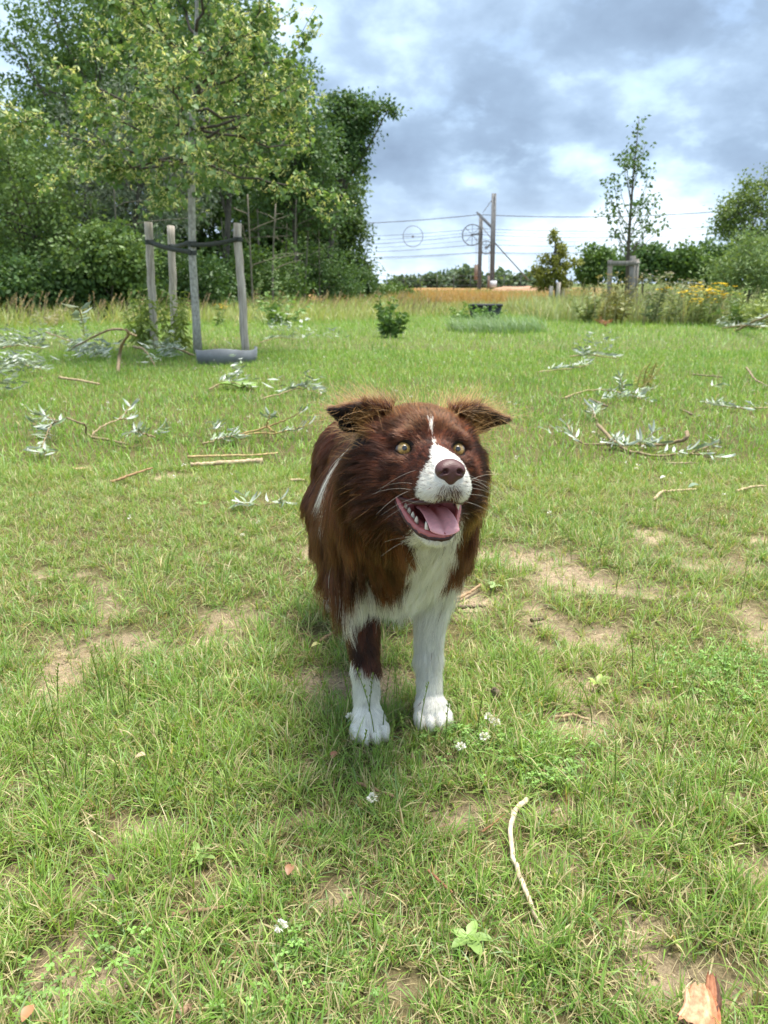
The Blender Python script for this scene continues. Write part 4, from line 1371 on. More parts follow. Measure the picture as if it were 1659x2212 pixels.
def willow(name, label, stems, tufts, near=True, leaf_len=.064, col=(1, .92, .75), group='fallen willow branches'):
    """stems: list of (picture path, radius at butt, radius at tip, leaf start 0..1, n leaves); tufts: (x, y, spread px, n) loose bunches on it"""
    allp = [smooth_path(ground_path(s[0], .02), 18) for s in stems]
    base = allp[0][0].copy()
    root = empty(name, base, label, 'branch', group)
    spots = []
    for P, s in zip(allp, stems):
        m = MB()
        P[1:-1] += rng.normal(0, .003, (16, 3))
        m.tube(P, np.linspace(s[1], s[2], 18), 7, np.array(col) * rng.uniform(.8, 1.15), jitter=.12)
        m.build('stem', M_TWIG, root, True)
        for k in range(s[4]):
            u = s[3] + (1 - s[3]) * (k + rng.random() * .6) / max(1, s[4])
            i = min(int(u * 17), 16)
            tan = unit(P[i + 1] - P[i])
            sd = unit(np.cross(tan, UP)) * (1 if k % 2 else -1)
            spots.append((P[i] + (P[i + 1] - P[i]) * (u * 17 - i), tan * .8 + sd * rng.uniform(.3, .9) + UP * rng.uniform(-.1, .55)))
    for (x, y, sp, n) in tufts:
        c = ground_path([(x, y)], .03)[0]
        e = ground_path([(x + sp, y)], .03)[0]
        r = np.linalg.norm(e - c)
        fan = rng.uniform(0, 6.28)
        for k in range(n):
            a = fan + rng.normal(0, 1.1)
            p = c + np.array([rng.normal(0, r * .45), rng.normal(0, r * .45), abs(rng.normal(0, .02 if near else .09))])
            spots.append((p, np.array([math.cos(a), math.sin(a), rng.uniform(-.05, .6)])))
    if near:
        for (p, d) in spots:
            p = p.copy()
            p[2] = max(p[2], .03)
            o = bpy.data.objects.new('leaf', WLM[rng.integers(4)])
            COL.objects.link(o)
            L = leaf_len * rng.uniform(.7, 1.25)
            up = UP * (1 if rng.random() < .4 else -1) + rng.normal(0, .55, 3)
            M = Matrix.Translation(Vector(p - base)) @ leaf_basis(d, up) @ Matrix.Diagonal((L, L, L, 1))
            o.parent = root
            o.matrix_local = M
    else:
        mb = MB()
        P = np.array([q[0] for q in spots]); Dn = np.array([q[1] for q in spots])
        P[:, 2] += .02
        n = len(P)
        k = rng.random((n, 1))
        c = np.where(k < .55, np.array([.48, .53, .45]), np.array([.22, .28, .16])) * (.75 + .4 * rng.random((n, 1)))
        leaves(mb, P, Dn, leaf_len * rng.uniform(.7, 1.3, n), leaf_len * .22 * rng.uniform(.8, 1.3, n), c, .2)
        o = mb.build('leaves', M_WLB, root)
        o['kind'] = 'stuff'
    return root


UP = np.array([0, 0, 1.0])
# right of the dog
willow('willow_branch', 'fallen willow branch with silvery leaf tip nearest the right edge', [([(1292, 918, .05), (1320, 951, .03), (1345, 968), (1385, 982), (1431, 984), (1485, 977), (1530, 963, .03)], .010, .004, .62, 14), ([(1485, 977), (1520, 984, .02), (1560, 992, .02)], .005, .002, .2, 9)],
       [(1545, 965, 26, 8), (1350, 965, 10, 6)])
willow('willow_branch', 'pale hook-ended willow branch with leaf sprays right of the dog', [([(1483, 932, .09), (1486, 947, .07), (1461, 949, .04), (1431, 964), (1371, 960), (1317, 961), (1262, 960), (1238, 948, .04), (1224, 916, .10)], .011, .003, .80, 10), ([(1371, 960), (1395, 948, .05), (1416, 930, .10)], .005, .002, .1, 11), ([(1300, 960), (1325, 950, .05), (1335, 945, .06)], .004, .002, .2, 8)],
       [(1330, 962, 12, 7), (1400, 965, 30, 16), (1212, 940, 20, 8)])
willow('willow_branch', 'dense bunch of silvery willow leaves right of the dog ear', [([(1215, 861), (1251, 846, .03), (1296, 841, .04), (1353, 852, .04), (1408, 870)], .008, .003, .45, 26), ([(1340, 852), (1345, 835, .08), (1338, 812, .16)], .005, .002, .1, 14), ([(1353, 852), (1390, 846, .05), (1412, 838, .07)], .005, .002, .1, 14)],
       [(1350, 858, 45, 40), (1310, 865, 20, 14)])
willow('willow_branch', 'small sprig of willow leaves left of the hook-ended branch', [([(1287, 908), (1282, 893, .05), (1274, 878, .08)], .004, .002, .2, 9)], [(1285, 890, 16, 12)])
willow('willow_branch', 'long low willow twig near the right edge with pale leaves', [([(1659, 880), (1600, 885, .03), (1560, 876, .04), (1520, 868, .05)], .006, .002, .2, 24)], [(1550, 878, 30, 14), (1630, 885, 20, 6)])
willow('willow_branch', 'tiny sprig of white willow leaves above the right-edge twig', [([(1530, 838), (1545, 834, .03), (1556, 828, .05)], .004, .002, .2, 8)], [])
willow('willow_branch', 'flat dark-leaved willow branch beyond the dog ear', [([(1161, 805), (1200, 800, .03), (1240, 795, .04), (1272, 786, .06)], .008, .003, .2, 34)], [(1262, 790, 12, 16)], near=False, leaf_len=0.079)
willow('willow_branch', 'willow branch with silvery leaves far out right of centre', [([(1230, 772), (1270, 765, .04), (1300, 770, .04), (1335, 775)], .010, .004, .1, 36)], [(1260, 768, 25, 30), (1310, 762, 20, 24), (1290, 745, 25, 14)], near=False, leaf_len=0.086)
# left of the dog
willow('willow_branch', 'arched willow branch with hanging leaves at the left', [([(273, 960), (225, 950), (184, 943, .02), (190, 921, .09), (169, 911, .12), (146, 904, .13), (122, 912, .11), (99, 925, .06)], .008, .003, .7, 10), ([(122, 912, .11), (100, 900, .12), (72, 893, .14)], .004, .002, .4, 12), ([(110, 918, .09), (98, 945, .05), (80, 985, .02)], .004, .002, .3, 12)],
       [(105, 935, 14, 14), (85, 915, 14, 8), (100, 984, 32, 12)])
willow('willow_branch', 'forked bare willow twig with few leaves, left of the straight stick', [([(198, 942), (226, 916, .04), (260, 906, .05), (271, 887, .09), (288, 872, .12)], .006, .002, .7, 6), ([(260, 906, .05), (275, 905, .05)], .004, .002, .2, 4)], [(278, 906, 8, 4)])
willow('willow_branch', 'hanging cluster of green willow leaves left of the crumpled bunch', [([(335, 945), (315, 940, .05), (298, 930, .10), (292, 935, .08)], .005, .002, .3, 14)], [(296, 945, 10, 10), (350, 938, 22, 8)])
willow('willow_branch', 'yellow forked willow twig ending beside the dog shoulder', [([(513, 940), (577, 923, .04), (617, 908, .08), (651, 891, .13)], .007, .002, .9, 3), ([(513, 942), (560, 937), (600, 935, .03), (636, 929, .05), (668, 918, .08)], .006, .002, .5, 12), ([(577, 921, .05), (580, 908, .10), (583, 893, .15)], .004, .002, .5, 12), ([(578, 924, .04), (600, 936, .02)], .005, .003, .9, 1)],
       [(640, 935, 16, 7)], col=(1.1, .95, .55))
willow('willow_branch', 'crumpled bunch of yellowed willow leaves left of the dog', [([(437, 960), (462, 952, .03), (490, 942, .05), (520, 945, .04)], .006, .002, .3, 16)], [(500, 945, 22, 22), (468, 930, 12, 10)], col=(1, .9, .7))
willow('willow_branch', 'spray of willow leaves with bent twig in front of the watering ring', [([(448, 842), (470, 832, .03), (492, 822, .06), (505, 828, .05), (545, 840)], .008, .003, .3, 22)], [(510, 815, 28, 20), (520, 838, 25, 14)], near=False, leaf_len=0.079)
willow('willow_branch', 'long willow twig with white leaf tips above the dog shoulder', [([(565, 862), (605, 850, .03), (640, 838, .06), (665, 840, .06), (695, 853, .03)], .006, .002, .35, 34)], [(670, 846, 22, 18), (600, 862, 15, 8)], near=False, leaf_len=0.079)
willow('willow_branch', 'pair of white fallen willow leaf sprays left of the dog chest', [([(560, 1092), (535, 1092, .02), (508, 1088, .03)], .003, .0015, .1, 9), ([(575, 1090), (598, 1086, .02), (618, 1082, .03)], .003, .0015, .1, 8)], [(535, 1092, 16, 6)], leaf_len=.05)
# the heap on the left by the stakes
willow('willow_branch', 'thick crooked willow branch arching over the heap left of the stakes', [([(255, 806), (257, 770, .12), (264, 742, .26), (280, 728, .34), (281, 716, .42), (258, 711, .44), (221, 718, .38), (182, 737, .24), (150, 758, .10)], .017, .007, .75, 16), ([(281, 722, .38), (295, 726, .35)], .012, .006, .9, 1)], [(190, 775, 45, 90), (225, 768, 30, 70), (160, 765, 25, 40)], near=False, leaf_len=0.094)
willow('willow_branch', 'thin straight willow branch lying behind the crooked one', [([(99, 718, .16), (161, 742, .08), (215, 762, .03)], .010, .004, .05, 40)], [(120, 735, 30, 40), (80, 705, 20, 24)], near=False, leaf_len=0.086)
willow('willow_branch', 'silvery heap of willow leaves at the left edge', [([(-20, 760), (40, 745, .08), (95, 752, .1)], .012, .004, .1, 40), ([(-10, 800), (40, 785, .06), (90, 800, .05)], .010, .004, .1, 40)], [(25, 748, 40, 90), (75, 752, 28, 70), (20, 800, 40, 80), (75, 808, 40, 60), (20, 850, 35, 40)], near=False, leaf_len=0.094)
willow('willow_branch', 'bent willow branch with dark leaves at the foot of the left stake', [([(289, 748, .14), (307, 750, .16), (322, 768, .08), (334, 788)], .014, .007, .6, 6), ([(420, 770), (380, 752, .12), (345, 748, .14)], .014, .006, .2, 30)], [(350, 775, 25, 60), (385, 772, 20, 40), (330, 790, 15, 14)], near=False, leaf_len=0.094)
willow('willow_branch', 'upright sprig of willow leaves standing against the dark wood', [([(183, 730), (180, 700, .3), (172, 668, .7)], .006, .002, .1, 26)], [], near=False, leaf_len=0.115)
willow('willow_branch', 'scattered willow leaves right of the watering ring', [([(560, 742), (600, 730, .06), (640, 735, .05)], .008, .003, .1, 40)], [(610, 720, 30, 50), (660, 735, 30, 36), (590, 700, 25, 30), (720, 735, 25, 20)], near=False, leaf_len=0.094)
willow('willow_branch', 'large heap of grey-leaved willow branches at the right edge', [([(1590, 716), (1625, 698, .2), (1675, 678, .42)], .025, .010, .4, 30), ([(1560, 712), (1600, 705, .15), (1650, 710, .1)], .014, .005, .1, 50)], [(1590, 700, 35, 110), (1630, 705, 35, 110), (1600, 680, 25, 60), (1560, 712, 25, 40)], near=False, leaf_len=0.115)


def stick(name, label, path, r0, r1, col=(1, 1, 1), group='loose sticks in the grass', cat='stick', knots=True):
    P = smooth_path(ground_path(path, max(r0, .006)), 22)
    m = MB()
    P[1:-1] += rng.normal(0, r0 * .18, (20, 3))
    rr = np.linspace(r0, r1, 22) * (1 + rng.normal(0, .05, 22))
    if knots:
        for i in rng.choice(22, 3):
            rr[i] *= 1.22
    m.tube(P, rr, 9, np.array(col), jitter=.14)
    o = m.build(name, M_TWIG, None, True)
    return tag(o, label, cat, group)


stick('curved_stick', 'long pale curved stick in the right foreground', [(1138, 1720, .018), (1117, 1738, .02), (1105, 1768, .02), (1101, 1800, .02), (1107, 1850, .02), (1122, 1892, .02), (1138, 1935, .02), (1156, 1965, .018), (1178, 2000, .012)], .0042, .0028, (1.75, 1.75, 1.7))
stick('straight_stick', 'straight pale stick lying left of the dog', [(412, 1003, .03), (490, 999, .03), (568, 995, .03)], .009, .012, (1.5, 1.4, 1.25))
stick('thin_twig', 'thin yellowish twig just behind the straight pale stick', [(405, 986, .03), (480, 984, .03), (540, 983, .03), (600, 977, .03)], .006, .004, (1.5, 1.35, .9))
stick('short_twig', 'short pale twig touching the dog left flank', [(628, 1036, .02), (658, 1035, .02)], .006, .005, (1.4, 1.3, 1.15))
stick('short_twig', 'bent pale twig on the grass right of the dog chest', [(1412, 1078, .015), (1428, 1062, .02), (1465, 1058, .02), (1503, 1056, .02)], .006, .004, (1.5, 1.4, 1.2))
stick('short_twig', 'thin grey twig just below the willow branch on the right', [(1437, 1001, .02), (1503, 1000, .02)], .005, .004, (1.1, 1.05, .95))
stick('short_twig', 'dark slanted twig near the dense willow bunch', [(1273, 862, .04), (1312, 877, .03)], .009, .007, (.6, .55, .5))
stick('short_twig', 'small dark twig above the silvery branch tip', [(1470, 885, .03), (1495, 896, .03)], .008, .006, (.55, .5, .45))
stick('thin_twig', 'long thin curved twig at the far right edge', [(1612, 795, .08), (1630, 820, .05), (1662, 837, .03)], .008, .005, (.8, .75, .65))
stick('short_twig', 'thin twig lying above the right-edge willow', [(1497, 808, .03), (1560, 816, .03)], .008, .006, (.7, .7, .55))
stick('thin_twig', 'reddish thin twig left of the dog below the straight stick', [(240, 1040, .02), (290, 1022, .03), (330, 1012, .03)], .006, .004, (1.0, .75, .55))
stick('thin_twig', 'pale thin twig in the grass at left middle', [(128, 818, .05), (170, 823, .05), (216, 832, .04)], .010, .008, (1.2, 1.1, .9))
stick('wood_chip', 'pale split wood chip left of the reddish twig', [(158, 1012, .015), (180, 1006, .02), (200, 1005, .015)], .008, .004, (1.7, 1.5, 1.2))
stick('grey_twig', 'grey flattened twig beside the head of the curved stick', [(1140, 1758, .012), (1168, 1750, .014), (1212, 1740, .012)], .004, .003, (.75, .72, .66))
stick('dark_stub', 'small dark stub of wood right of the dog paws', [(1066, 1490, .03), (1072, 1505, .015)], .006, .008, (.5, .47, .45))
stick('red_twig', 'fine reddish twig left of the curved stick', [(1040, 1795, .012), (1065, 1778, .016), (1090, 1760, .015)], .0018, .0012, (.9, .55, .4))
stick('red_twig', 'fine reddish twig low between the paws and the bottom edge', [(925, 1880, .02), (950, 1905, .02), (978, 1932, .014)], .002, .0013, (.9, .5, .38))
stick('brown_twig', 'brown twig in the grass below the dog paws', [(770, 1690, .014), (810, 1706, .016), (852, 1724, .014)], .003, .002, (.85, .65, .5))
stick('brown_twig', 'long brown twig in the left foreground', [(372, 1978, .012), (430, 1968, .016), (500, 1958, .014)], .003, .002, (.75, .6, .45))
stick('brown_twig', 'short brown twig left of the dog leg', [(690, 1386, .015), (702, 1378, .018), (722, 1368, .02)], .004, .003, (1.0, .8, .6))
stick('brown_twig', 'stout brown twig at the bottom edge left of centre', [(375, 2212, .01), (392, 2192, .016), (410, 2178, .014)], .005, .004, (.7, .55, .45))
stick('dark_twig', 'dark twig on the bare soil right of the dog', [(985, 1308, .015), (1020, 1302, .018), (1050, 1305, .012)], .005, .003, (.45, .4, .36))
stick('pale_twig', 'pale root-like twig on the bare soil right of the dog', [(975, 1290, .012), (1010, 1272, .015), (1040, 1262, .014)], .005, .003, (1.2, 1.0, .8))
stick('short_twig', 'short dark twig on the soil patch right of the dog legs', [(1148, 1342, .012), (1172, 1330, .014)], .005, .004, (.5, .45, .4))
stick('pale_twig', 'pale twig crossing the worn patch at right', [(1195, 1540, .012), (1240, 1533, .014), (1275, 1545, .01)], .0035, .002, (1.3, 1.15, .95))
stick('short_twig', 'short pale twig near the right edge below the willow', [(1590, 1062, .015), (1625, 1052, .02), (1655, 1050, .02)], .006, .004, (1.3, 1.2, 1.0))


def bark_chip():
    P = ground_path([(1512, 2172)], 0)[0]
    root = empty('bark_piece', P, 'splintered orange-brown piece of bark at the bottom right', 'bark')
    a, b = ground_path([(1500, 2225), (1528, 2120)], .02)
    d = unit(b - a)
    s = unit(np.cross(d, UP))
    def slab(name, L0, L1, w, th, off, cols, mat, tip):
        n, m = 16, 13
        ridge = rng.normal(0, th * .22, m)
        tipc = rng.uniform(-.16, .02, m)
        shade = rng.uniform(.7, 1.2, m)
        V, C, Q = [], [], []
        for side in (1, -1):
            for i in range(n):
                u = i / (n - 1)
                for k in range(m):
                    q = -1 + 2 * k / (m - 1)
                    uu = u * (1 + tipc[k] * u)
                    ww = w * (.72 + .28 * math.sin(2.2 * uu + .6)) * (1 - tip * uu ** 2)
                    c = a + (b - a) * (L0 + (L1 - L0) * uu) + s * (off + .004 * math.sin(uu * 4)) + UP * (.008 + .010 * uu)
                    h = (th * (1 - q * q) ** .6 * .5 + ridge[k] * (abs(q) < .95)) * (1 if side > 0 else 0) - (0 if side > 0 else th * .35 * (1 - q * q))
                    V.append(c + s * q * ww + UP * h)
                    C.append(np.array(cols[1] if k > m * .68 or k == 0 else cols[0]) * shade[k] * rng.uniform(.9, 1.1))
        def f(sd, i, k): return sd * n * m + i * m + k
        for i in range(n - 1):
            for k in range(m - 1):
                Q.append((f(0, i, k), f(0, i, k + 1), f(0, i + 1, k + 1), f(0, i + 1, k)))
                Q.append((f(1, i, k), f(1, i + 1, k), f(1, i + 1, k + 1), f(1, i, k + 1)))
        me = mesh_np(name, V, np.array(Q), np.array(C), False)
        link(name, me, root, mat)
    wood = noise_mat('split_wood', (.55, .42, .34), (1.0, .95, .9), 120, .75, .5, (1, 1, 1), attr=True, dist=.003)
    slab('inner_wood', -.05, .66, .020, .009, 0, ((.66, .40, .25), (.42, .20, .11)), wood, .35)
    slab('bark_strip', .2, 1.0, .011, .007, .006, ((.34, .16, .09), (.12, .06, .04)), wood, .45)
    slab('splinter', .0, .52, .006, .005, -.015, ((.70, .47, .33), (.5, .28, .16)), wood, .7)


bark_chip()


def flat_leaf(label, px, py, size, ang, col, cat='leaf', lift=.025, group='dead leaves in the grass'):
    p = ground_path([(px, py)], lift)[0]
    m = MB()
    n = 9
    V, Q = [], []
    d = np.array([math.cos(ang), math.sin(ang), .15]); s = np.array([-d[1], d[0], 0])
    for i in range(n):
        u = i / (n - 1)
        w = size * .34 * math.sin(math.pi * min(1, u * 1.02 + .02)) ** .8
        c = p + d * size * (u - .5) + UP * size * .10 * math.sin(u * 3.3)
        V += [c + s * w + UP * w * .35, c, c - s * w + UP * w * .35]
    for i in range(n - 1):
        Q += [(3 * i, 3 * i + 1, 3 * i + 4, 3 * i + 3), (3 * i + 1, 3 * i + 2, 3 * i + 5, 3 * i + 4)]
    m.add(V, None, Q, np.array(col))
    o = m.build('fallen_leaf', M_BROAD, None, True)
    tag(o, label, cat, group)


flat_leaf('small pale yellow leaf left of the dog foreleg', 683, 1393, .022, .4, (.62, .56, .22))
flat_leaf('reddish brown dead leaf below the left paw', 722, 1632, .018, 1.2, (.33, .15, .09))
flat_leaf('upright reddish brown dead leaf in the left foreground', 626, 1880, .019, 1.4, (.34, .17, .09))
flat_leaf('dark brown curled leaf in the left foreground grass', 238, 1900, .02, .1, (.16, .09, .06))
flat_leaf('tan dead leaf on the left among seeding grass', 305, 1632, .02, .2, (.55, .42, .28))
flat_leaf('orange brown blade-like leaf at the bottom left', 62, 2190, .020, 1.3, (.42, .21, .10))
flat_leaf('white dead leaf lying right of the dog below the willow', 1433, 1031, .03, .3, (.66, .64, .6))
flat_leaf('grey-green curled leaf near the right edge below the willow', 1500, 1050, .05, .1, (.22, .3, .2))


def rosette(name, label, px, py, n, L, W, col, upright=.35, group='broad-leaved plants in the turf', cat='plant'):
    p = ground_path([(px, py)], 0)[0]
    root = empty(name, p, label, cat, group)
    for k in range(n):
        a = 6.283 * k / n + rng.normal(0, .35)
        LL = L * rng.uniform(.7, 1.2)
        d = np.array([math.cos(a), math.sin(a)])
        V, Q, m = [], [], 8
        for i in range(m):
            u = i / (m - 1)
            w = W * LL / L * .5 * (math.sin(math.pi * min(1, .06 + u * .94)) ** .7)
            z = .012 + upright * LL * (u - .55 * u * u)
            c = np.array([p[0] + d[0] * LL * u, p[1] + d[1] * LL * u, p[2] + z])
            s = np.array([-d[1], d[0], 0])
            V += [c + s * w * (1 + .15 * math.sin(i * 2.3)) + UP * w * .3, c, c - s * w + UP * w * (.3 + .2 * math.sin(i * 1.9))]
        for i in range(m - 1):
            Q += [(3 * i, 3 * i + 1, 3 * i + 4, 3 * i + 3), (3 * i + 1, 3 * i + 2, 3 * i + 5, 3 * i + 4)]
        mb = MB(); mb.add(V, None, Q, np.array(col) * rng.uniform(.8, 1.25))
        mb.build('leaf', M_BROAD, root, True)


rosette('dock_plant', 'pale broad-leaved seedling on the worn path right of the dog', 1068, 1274, 4, 0.0303, 0.0150, (.30, .40, .16))
rosette('dock_plant', 'yellowish leafy weed beside the bare soil patch at right', 1290, 1482, 8, 0.0275, 0.0110, (.30, .38, .10), .9)
rosette('dock_plant', 'small leafy weed in the grass far left of the paws', 486, 1478, 5, 0.0193, 0.0110, (.26, .36, .10), .5)
rosette('dock_plant', 'plantain leaves lying by a soil patch in the left foreground', 430, 1862, 5, 0.0275, 0.0090, (.22, .32, .09), .3)
rosette('dock_plant', 'light green leafy weed near the bottom centre', 1010, 2045, 7, 0.0275, 0.0130, (.22, .33, .09), .35)
rosette('dock_plant', 'broad green leaves in the grass left of the dog chest', 440, 1100, 5, 0.0330, 0.0150, (.20, .32, .08), .6)
rosette('plantain', 'broad green leaves under the willow spray before the watering ring', 522, 842, 7, .16, .09, (.26, .40, .11), .5)


# ------------------------------------------------------------------ clover
def clover():
    mb = MB()
    spots = [(1110, 1618, 150, 26, 190), (1150, 1660, 140, 26, 100), (1590, 1480, 130, 60, 330), (90, 2150, 150, 70, 60), (240, 2070, 110, 50, 30), (560, 2150, 130, 60, 22), (1180, 1690, 70, 22, 80), (1010, 1600, 60, 14, 60), (640, 2060, 60, 30, 20), (1530, 1440, 120, 30, 160)]
    P = []
    for (px, py, sx, sy, n) in spots:
        for k in range(n):
            g = gp(px + rng.normal(0, sx * .6), py + rng.normal(0, sy * .6))
            P.append(g)
    P = np.array(P)
    P[:, 2] = ground_z(P[:, 0], P[:, 1])
    for p in P:
        h = rng.uniform(.006, .026)
        r = rng.uniform(.0030, .0052)
        a0 = rng.uniform(0, 6.28)
        c = p + np.array([rng.normal(0, .008), rng.normal(0, .008), h])
        col = np.array([.18, .32, .07]) * rng.uniform(.6, 1.4)
        mb.add([p, p + [.0008, 0, 0], c + [.0006, 0, 0], c], None, [(0, 1, 2, 3)], col)
        for k in range(3):
            a = a0 + k * 2.094
            V = [c]
            for da, rr in ((-.85, .75), (-.55, 1.25), (-.15, 1.42), (0, 1.3), (.15, 1.42), (.55, 1.25), (.85, .75)):
                V.append(c + np.array([math.cos(a + da * .8) * r * rr, math.sin(a + da * .8) * r * rr, r * .28 * abs(da) + rng.normal(0, .0006)]))
            mb.add(V, [(0, i, i + 1) for i in range(1, 7)], None, col * rng.uniform(.9, 1.15))
    o = mb.build('clover_leaves', M_BROAD)
    tag(o, 'low clover leaves growing in patches through the grass', 'clover', kind='stuff')

    def head(mb, c, r, n=22):
        for k in range(n):
            d = unit(rng.normal(0, 1, 3)); d[2] = abs(d[2]) * 1.0 - .25
            d = unit(d)
            s = unit(np.cross(d, rng.normal(0, 1, 3)))
            p = c + d * r * .4
            w = r * .22
            mb.add([p - s * w, p + d * r * .45 + s * w * 1.2, p + d * r * .75, p + d * r * .45 - s * w * 1.2], None, [(0, 1, 2, 3)], np.array([.78, .76, .70]) * rng.uniform(.8, 1.1))
    for i, (px, py, lab) in enumerate([(1054, 1586, 'white clover flower just right of the right paw'), (1068, 1606, 'white clover flower second nearest the right paw'), (994, 1660, 'white clover flower below the gap between the paws'), (757, 1586, 'white clover flower at the left paw'), (1045, 1630, 'white clover flower low right of the paws'),
                                       (805, 1765, 'white clover flower in the grass below the paws'), (525, 1180, 'white clover flower left of the dog flank'), (610, 2062, 'pale clover flower in the left foreground'), (1372, 1030, 'white clover flower between twig and willow on the right')]):
        p = ground_path([(px, py)], 0)[0]
        t = empty('clover_flower', p, lab, 'flower', 'white clover flowers near the dog')
        h = rng.uniform(.03, .045)
        m = MB(); m.tube([p, p + [.002, 0, h * .5], p + [.0, 0, h]], .0008, 5, (.16, .26, .08)); m.build('stem', M_GRASS, t)
        m = MB(); head(m, p + np.array([0, 0, h]), .0085, 34); m.build('flower_head', M_BROAD, t)
    mb = MB()
    for k in range(900):
        x, y = scatter(1, 2.2, 16)
        if len(x) == 0 or vnoise(x * .7, y * .7, 88)[0] < .38: continue
        c = np.array([x[0], y[0], float(ground_z(x, y)[0]) + rng.uniform(.04, .085)])
        head(mb, c, rng.uniform(.007, .012), 8)
    o = mb.build('clover_blossoms', M_BROAD)
    tag(o, 'tiny white clover blossoms dotted across the far lawn', 'flowers', kind='stuff')


clover()


# ------------------------------------------------------------------ flowering grass stalks near the dog
def stalks():
    mb = MB()
    sp = [(795, 1590, 135, .1), (812, 1612, 175, -.25), (826, 1600, 160, .12), (848, 1590, 180, .05), (860, 1560, 150, -.1), (905, 1600, 120, .2), (990, 1590, 105, -.1), (1030, 1600, 95, .1), (760, 1560, 120, -.2), (735, 1590, 110, -.35), (960, 1640, 120, .05), (840, 1690, 130, .1), (880, 1665, 120, -.15), (1110, 1560, 90, .2), (775, 1680, 105, .2)]
    for k in range(26): sp.append((rng.uniform(60, 520), rng.uniform(1500, 1760), rng.uniform(70, 130), rng.normal(0, .3)))
    for k in range(16): sp.append((rng.uniform(1150, 1640), rng.uniform(1450, 2000), rng.uniform(70, 120), rng.normal(0, .3)))
    for k in range(20): sp.append((rng.uniform(0, 1640), rng.uniform(1080, 1350), rng.uniform(50, 80), rng.normal(0, .3)))
    for (px, py, hp, le) in sp:
        b = ground_path([(px, py)], 0)[0]
        dist = np.linalg.norm(b - np.array([0, 0, CAMZ]))
        L = hp / FPX * dist * 1.12
        hd = 0.0 if le > 0 else math.pi
        hd += rng.normal(0, .4)
        seed_heads(mb, np.array([b]), [hd], [L], [abs(le)], np.array([[.24, .33, .08]]) * rng.uniform(.8, 1.3), .0085, 11)
    o = mb.build('ryegrass_stalks', M_GRASS)
    tag(o, 'thin flowering ryegrass stalks standing around the paws', 'grass', kind='stuff')
    # seed heads over the rank grass under the wood and on the right bank
    mb = MB()
    n = 240
    x = rng.uniform(-9, 1.5, n); y = 14.0 + (x + 9) * .62 + rng.uniform(0, 4, n)
    B = np.stack([x, y, ground_z(x, y)], 1)
    c = np.array([.50, .37, .24]) * rng.uniform(.7, 1.2, (n, 1))
    seed_heads(mb, B, rng.normal(.2, .6, n), rng.uniform(.35, .75, n), np.abs(rng.normal(.45, .2, n)), c, .05, 7)
    n = 380
    x = rng.uniform(4.2, 11.5, n); y = rng.uniform(15.5, 21, n)
    B = np.stack([x, y, ground_z(x, y)], 1)
    c = np.array([.46, .44, .27]) * rng.uniform(.7, 1.2, (n, 1))
    seed_heads(mb, B, rng.normal(.2, 1.0, n), rng.uniform(.45, .95, n), np.abs(rng.normal(.3, .2, n)), c, .05, 7)
    o = mb.build('seeding_grass', M_GRASS)
    tag(o, 'brown seed heads above the tall grass at the field edges', 'grass', kind='stuff')


stalks()


# ------------------------------------------------------------------ weeds
def weed(name, label, px, py, top, n_stem, leaf, col, spread=.25, per=26, flowers=None, lean=.15, cat='plant', group='tall weeds in the field', droop=.2, taper=.6):
    b = ground_path([(px, py)], 0)[0]
    hgt = at(px, top, b[1])[2] - b[2]
    root = empty(name, b, label, cat, group)
    sm, lm, fm = MB(), MB(), MB()
    P, Dn, Lf = [], [], []
    for k in range(n_stem):
        h = hgt * rng.uniform(.6, 1.0) if k else hgt
        s = b + np.array([rng.normal(0, spread * .3), rng.normal(0, spread * .3), 0])
        e = s + np.array([rng.normal(0, spread), rng.normal(0, spread), h])
        l = bez(s, (s + e) / 2 + rng.normal(0, .04, 3), e, 7)
        sm.tube(l, np.linspace(.008, .003, 7), 5, np.array(col) * .9)
        for i in range(per):
            u = rng.uniform(.12, 1)
            q = l[min(int(u * 6), 5)] * (1 - (u * 6 - int(min(u * 6, 5)))) + l[min(int(u * 6), 5) + 1] * (u * 6 - int(min(u * 6, 5)))
            a = rng.uniform(0, 6.283)
            P.append(q); Dn.append((math.cos(a), math.sin(a), rng.uniform(-.3, .8) - droop)); Lf.append(leaf[0] * (1 - taper * u) * rng.uniform(.7, 1.2))
        if flowers:
            for i in range(flowers[1]):
                c = e + np.array([rng.normal(0, flowers[2]), rng.normal(0, flowers[2]), rng.normal(0, flowers[2] * .35)])
                fm.tube([e - [0, 0, .06], c], .003, 4, np.array(col), cap=False)
                for j in range(7):
                    a = rng.uniform(0, 6.283)
                    d = np.array([math.cos(a), math.sin(a), .35]) * flowers[3]
                    s_ = np.array([-math.sin(a), math.cos(a), 0]) * flowers[3] * .4
                    fm.add([c, c + d * .6 + s_, c + d, c + d * .6 - s_], None, [(0, 1, 2, 3)], np.array(flowers[0]) * rng.uniform(.8, 1.15))
    n = len(P)
    Lf = np.array(Lf)
    c = np.array(col) * (.7 + .6 * rng.random((n, 1)))
    leaves(lm, np.array(P), np.array(Dn), Lf, Lf * leaf[1], c, .2)
    sm.build('stems', M_GRASS, root, True)['kind'] = 'stuff'
    lm.build('leaves', M_BROAD, root)['kind'] = 'stuff'
    if flowers:
        fm.build('flowers', M_BROAD, root)['kind'] = 'stuff'


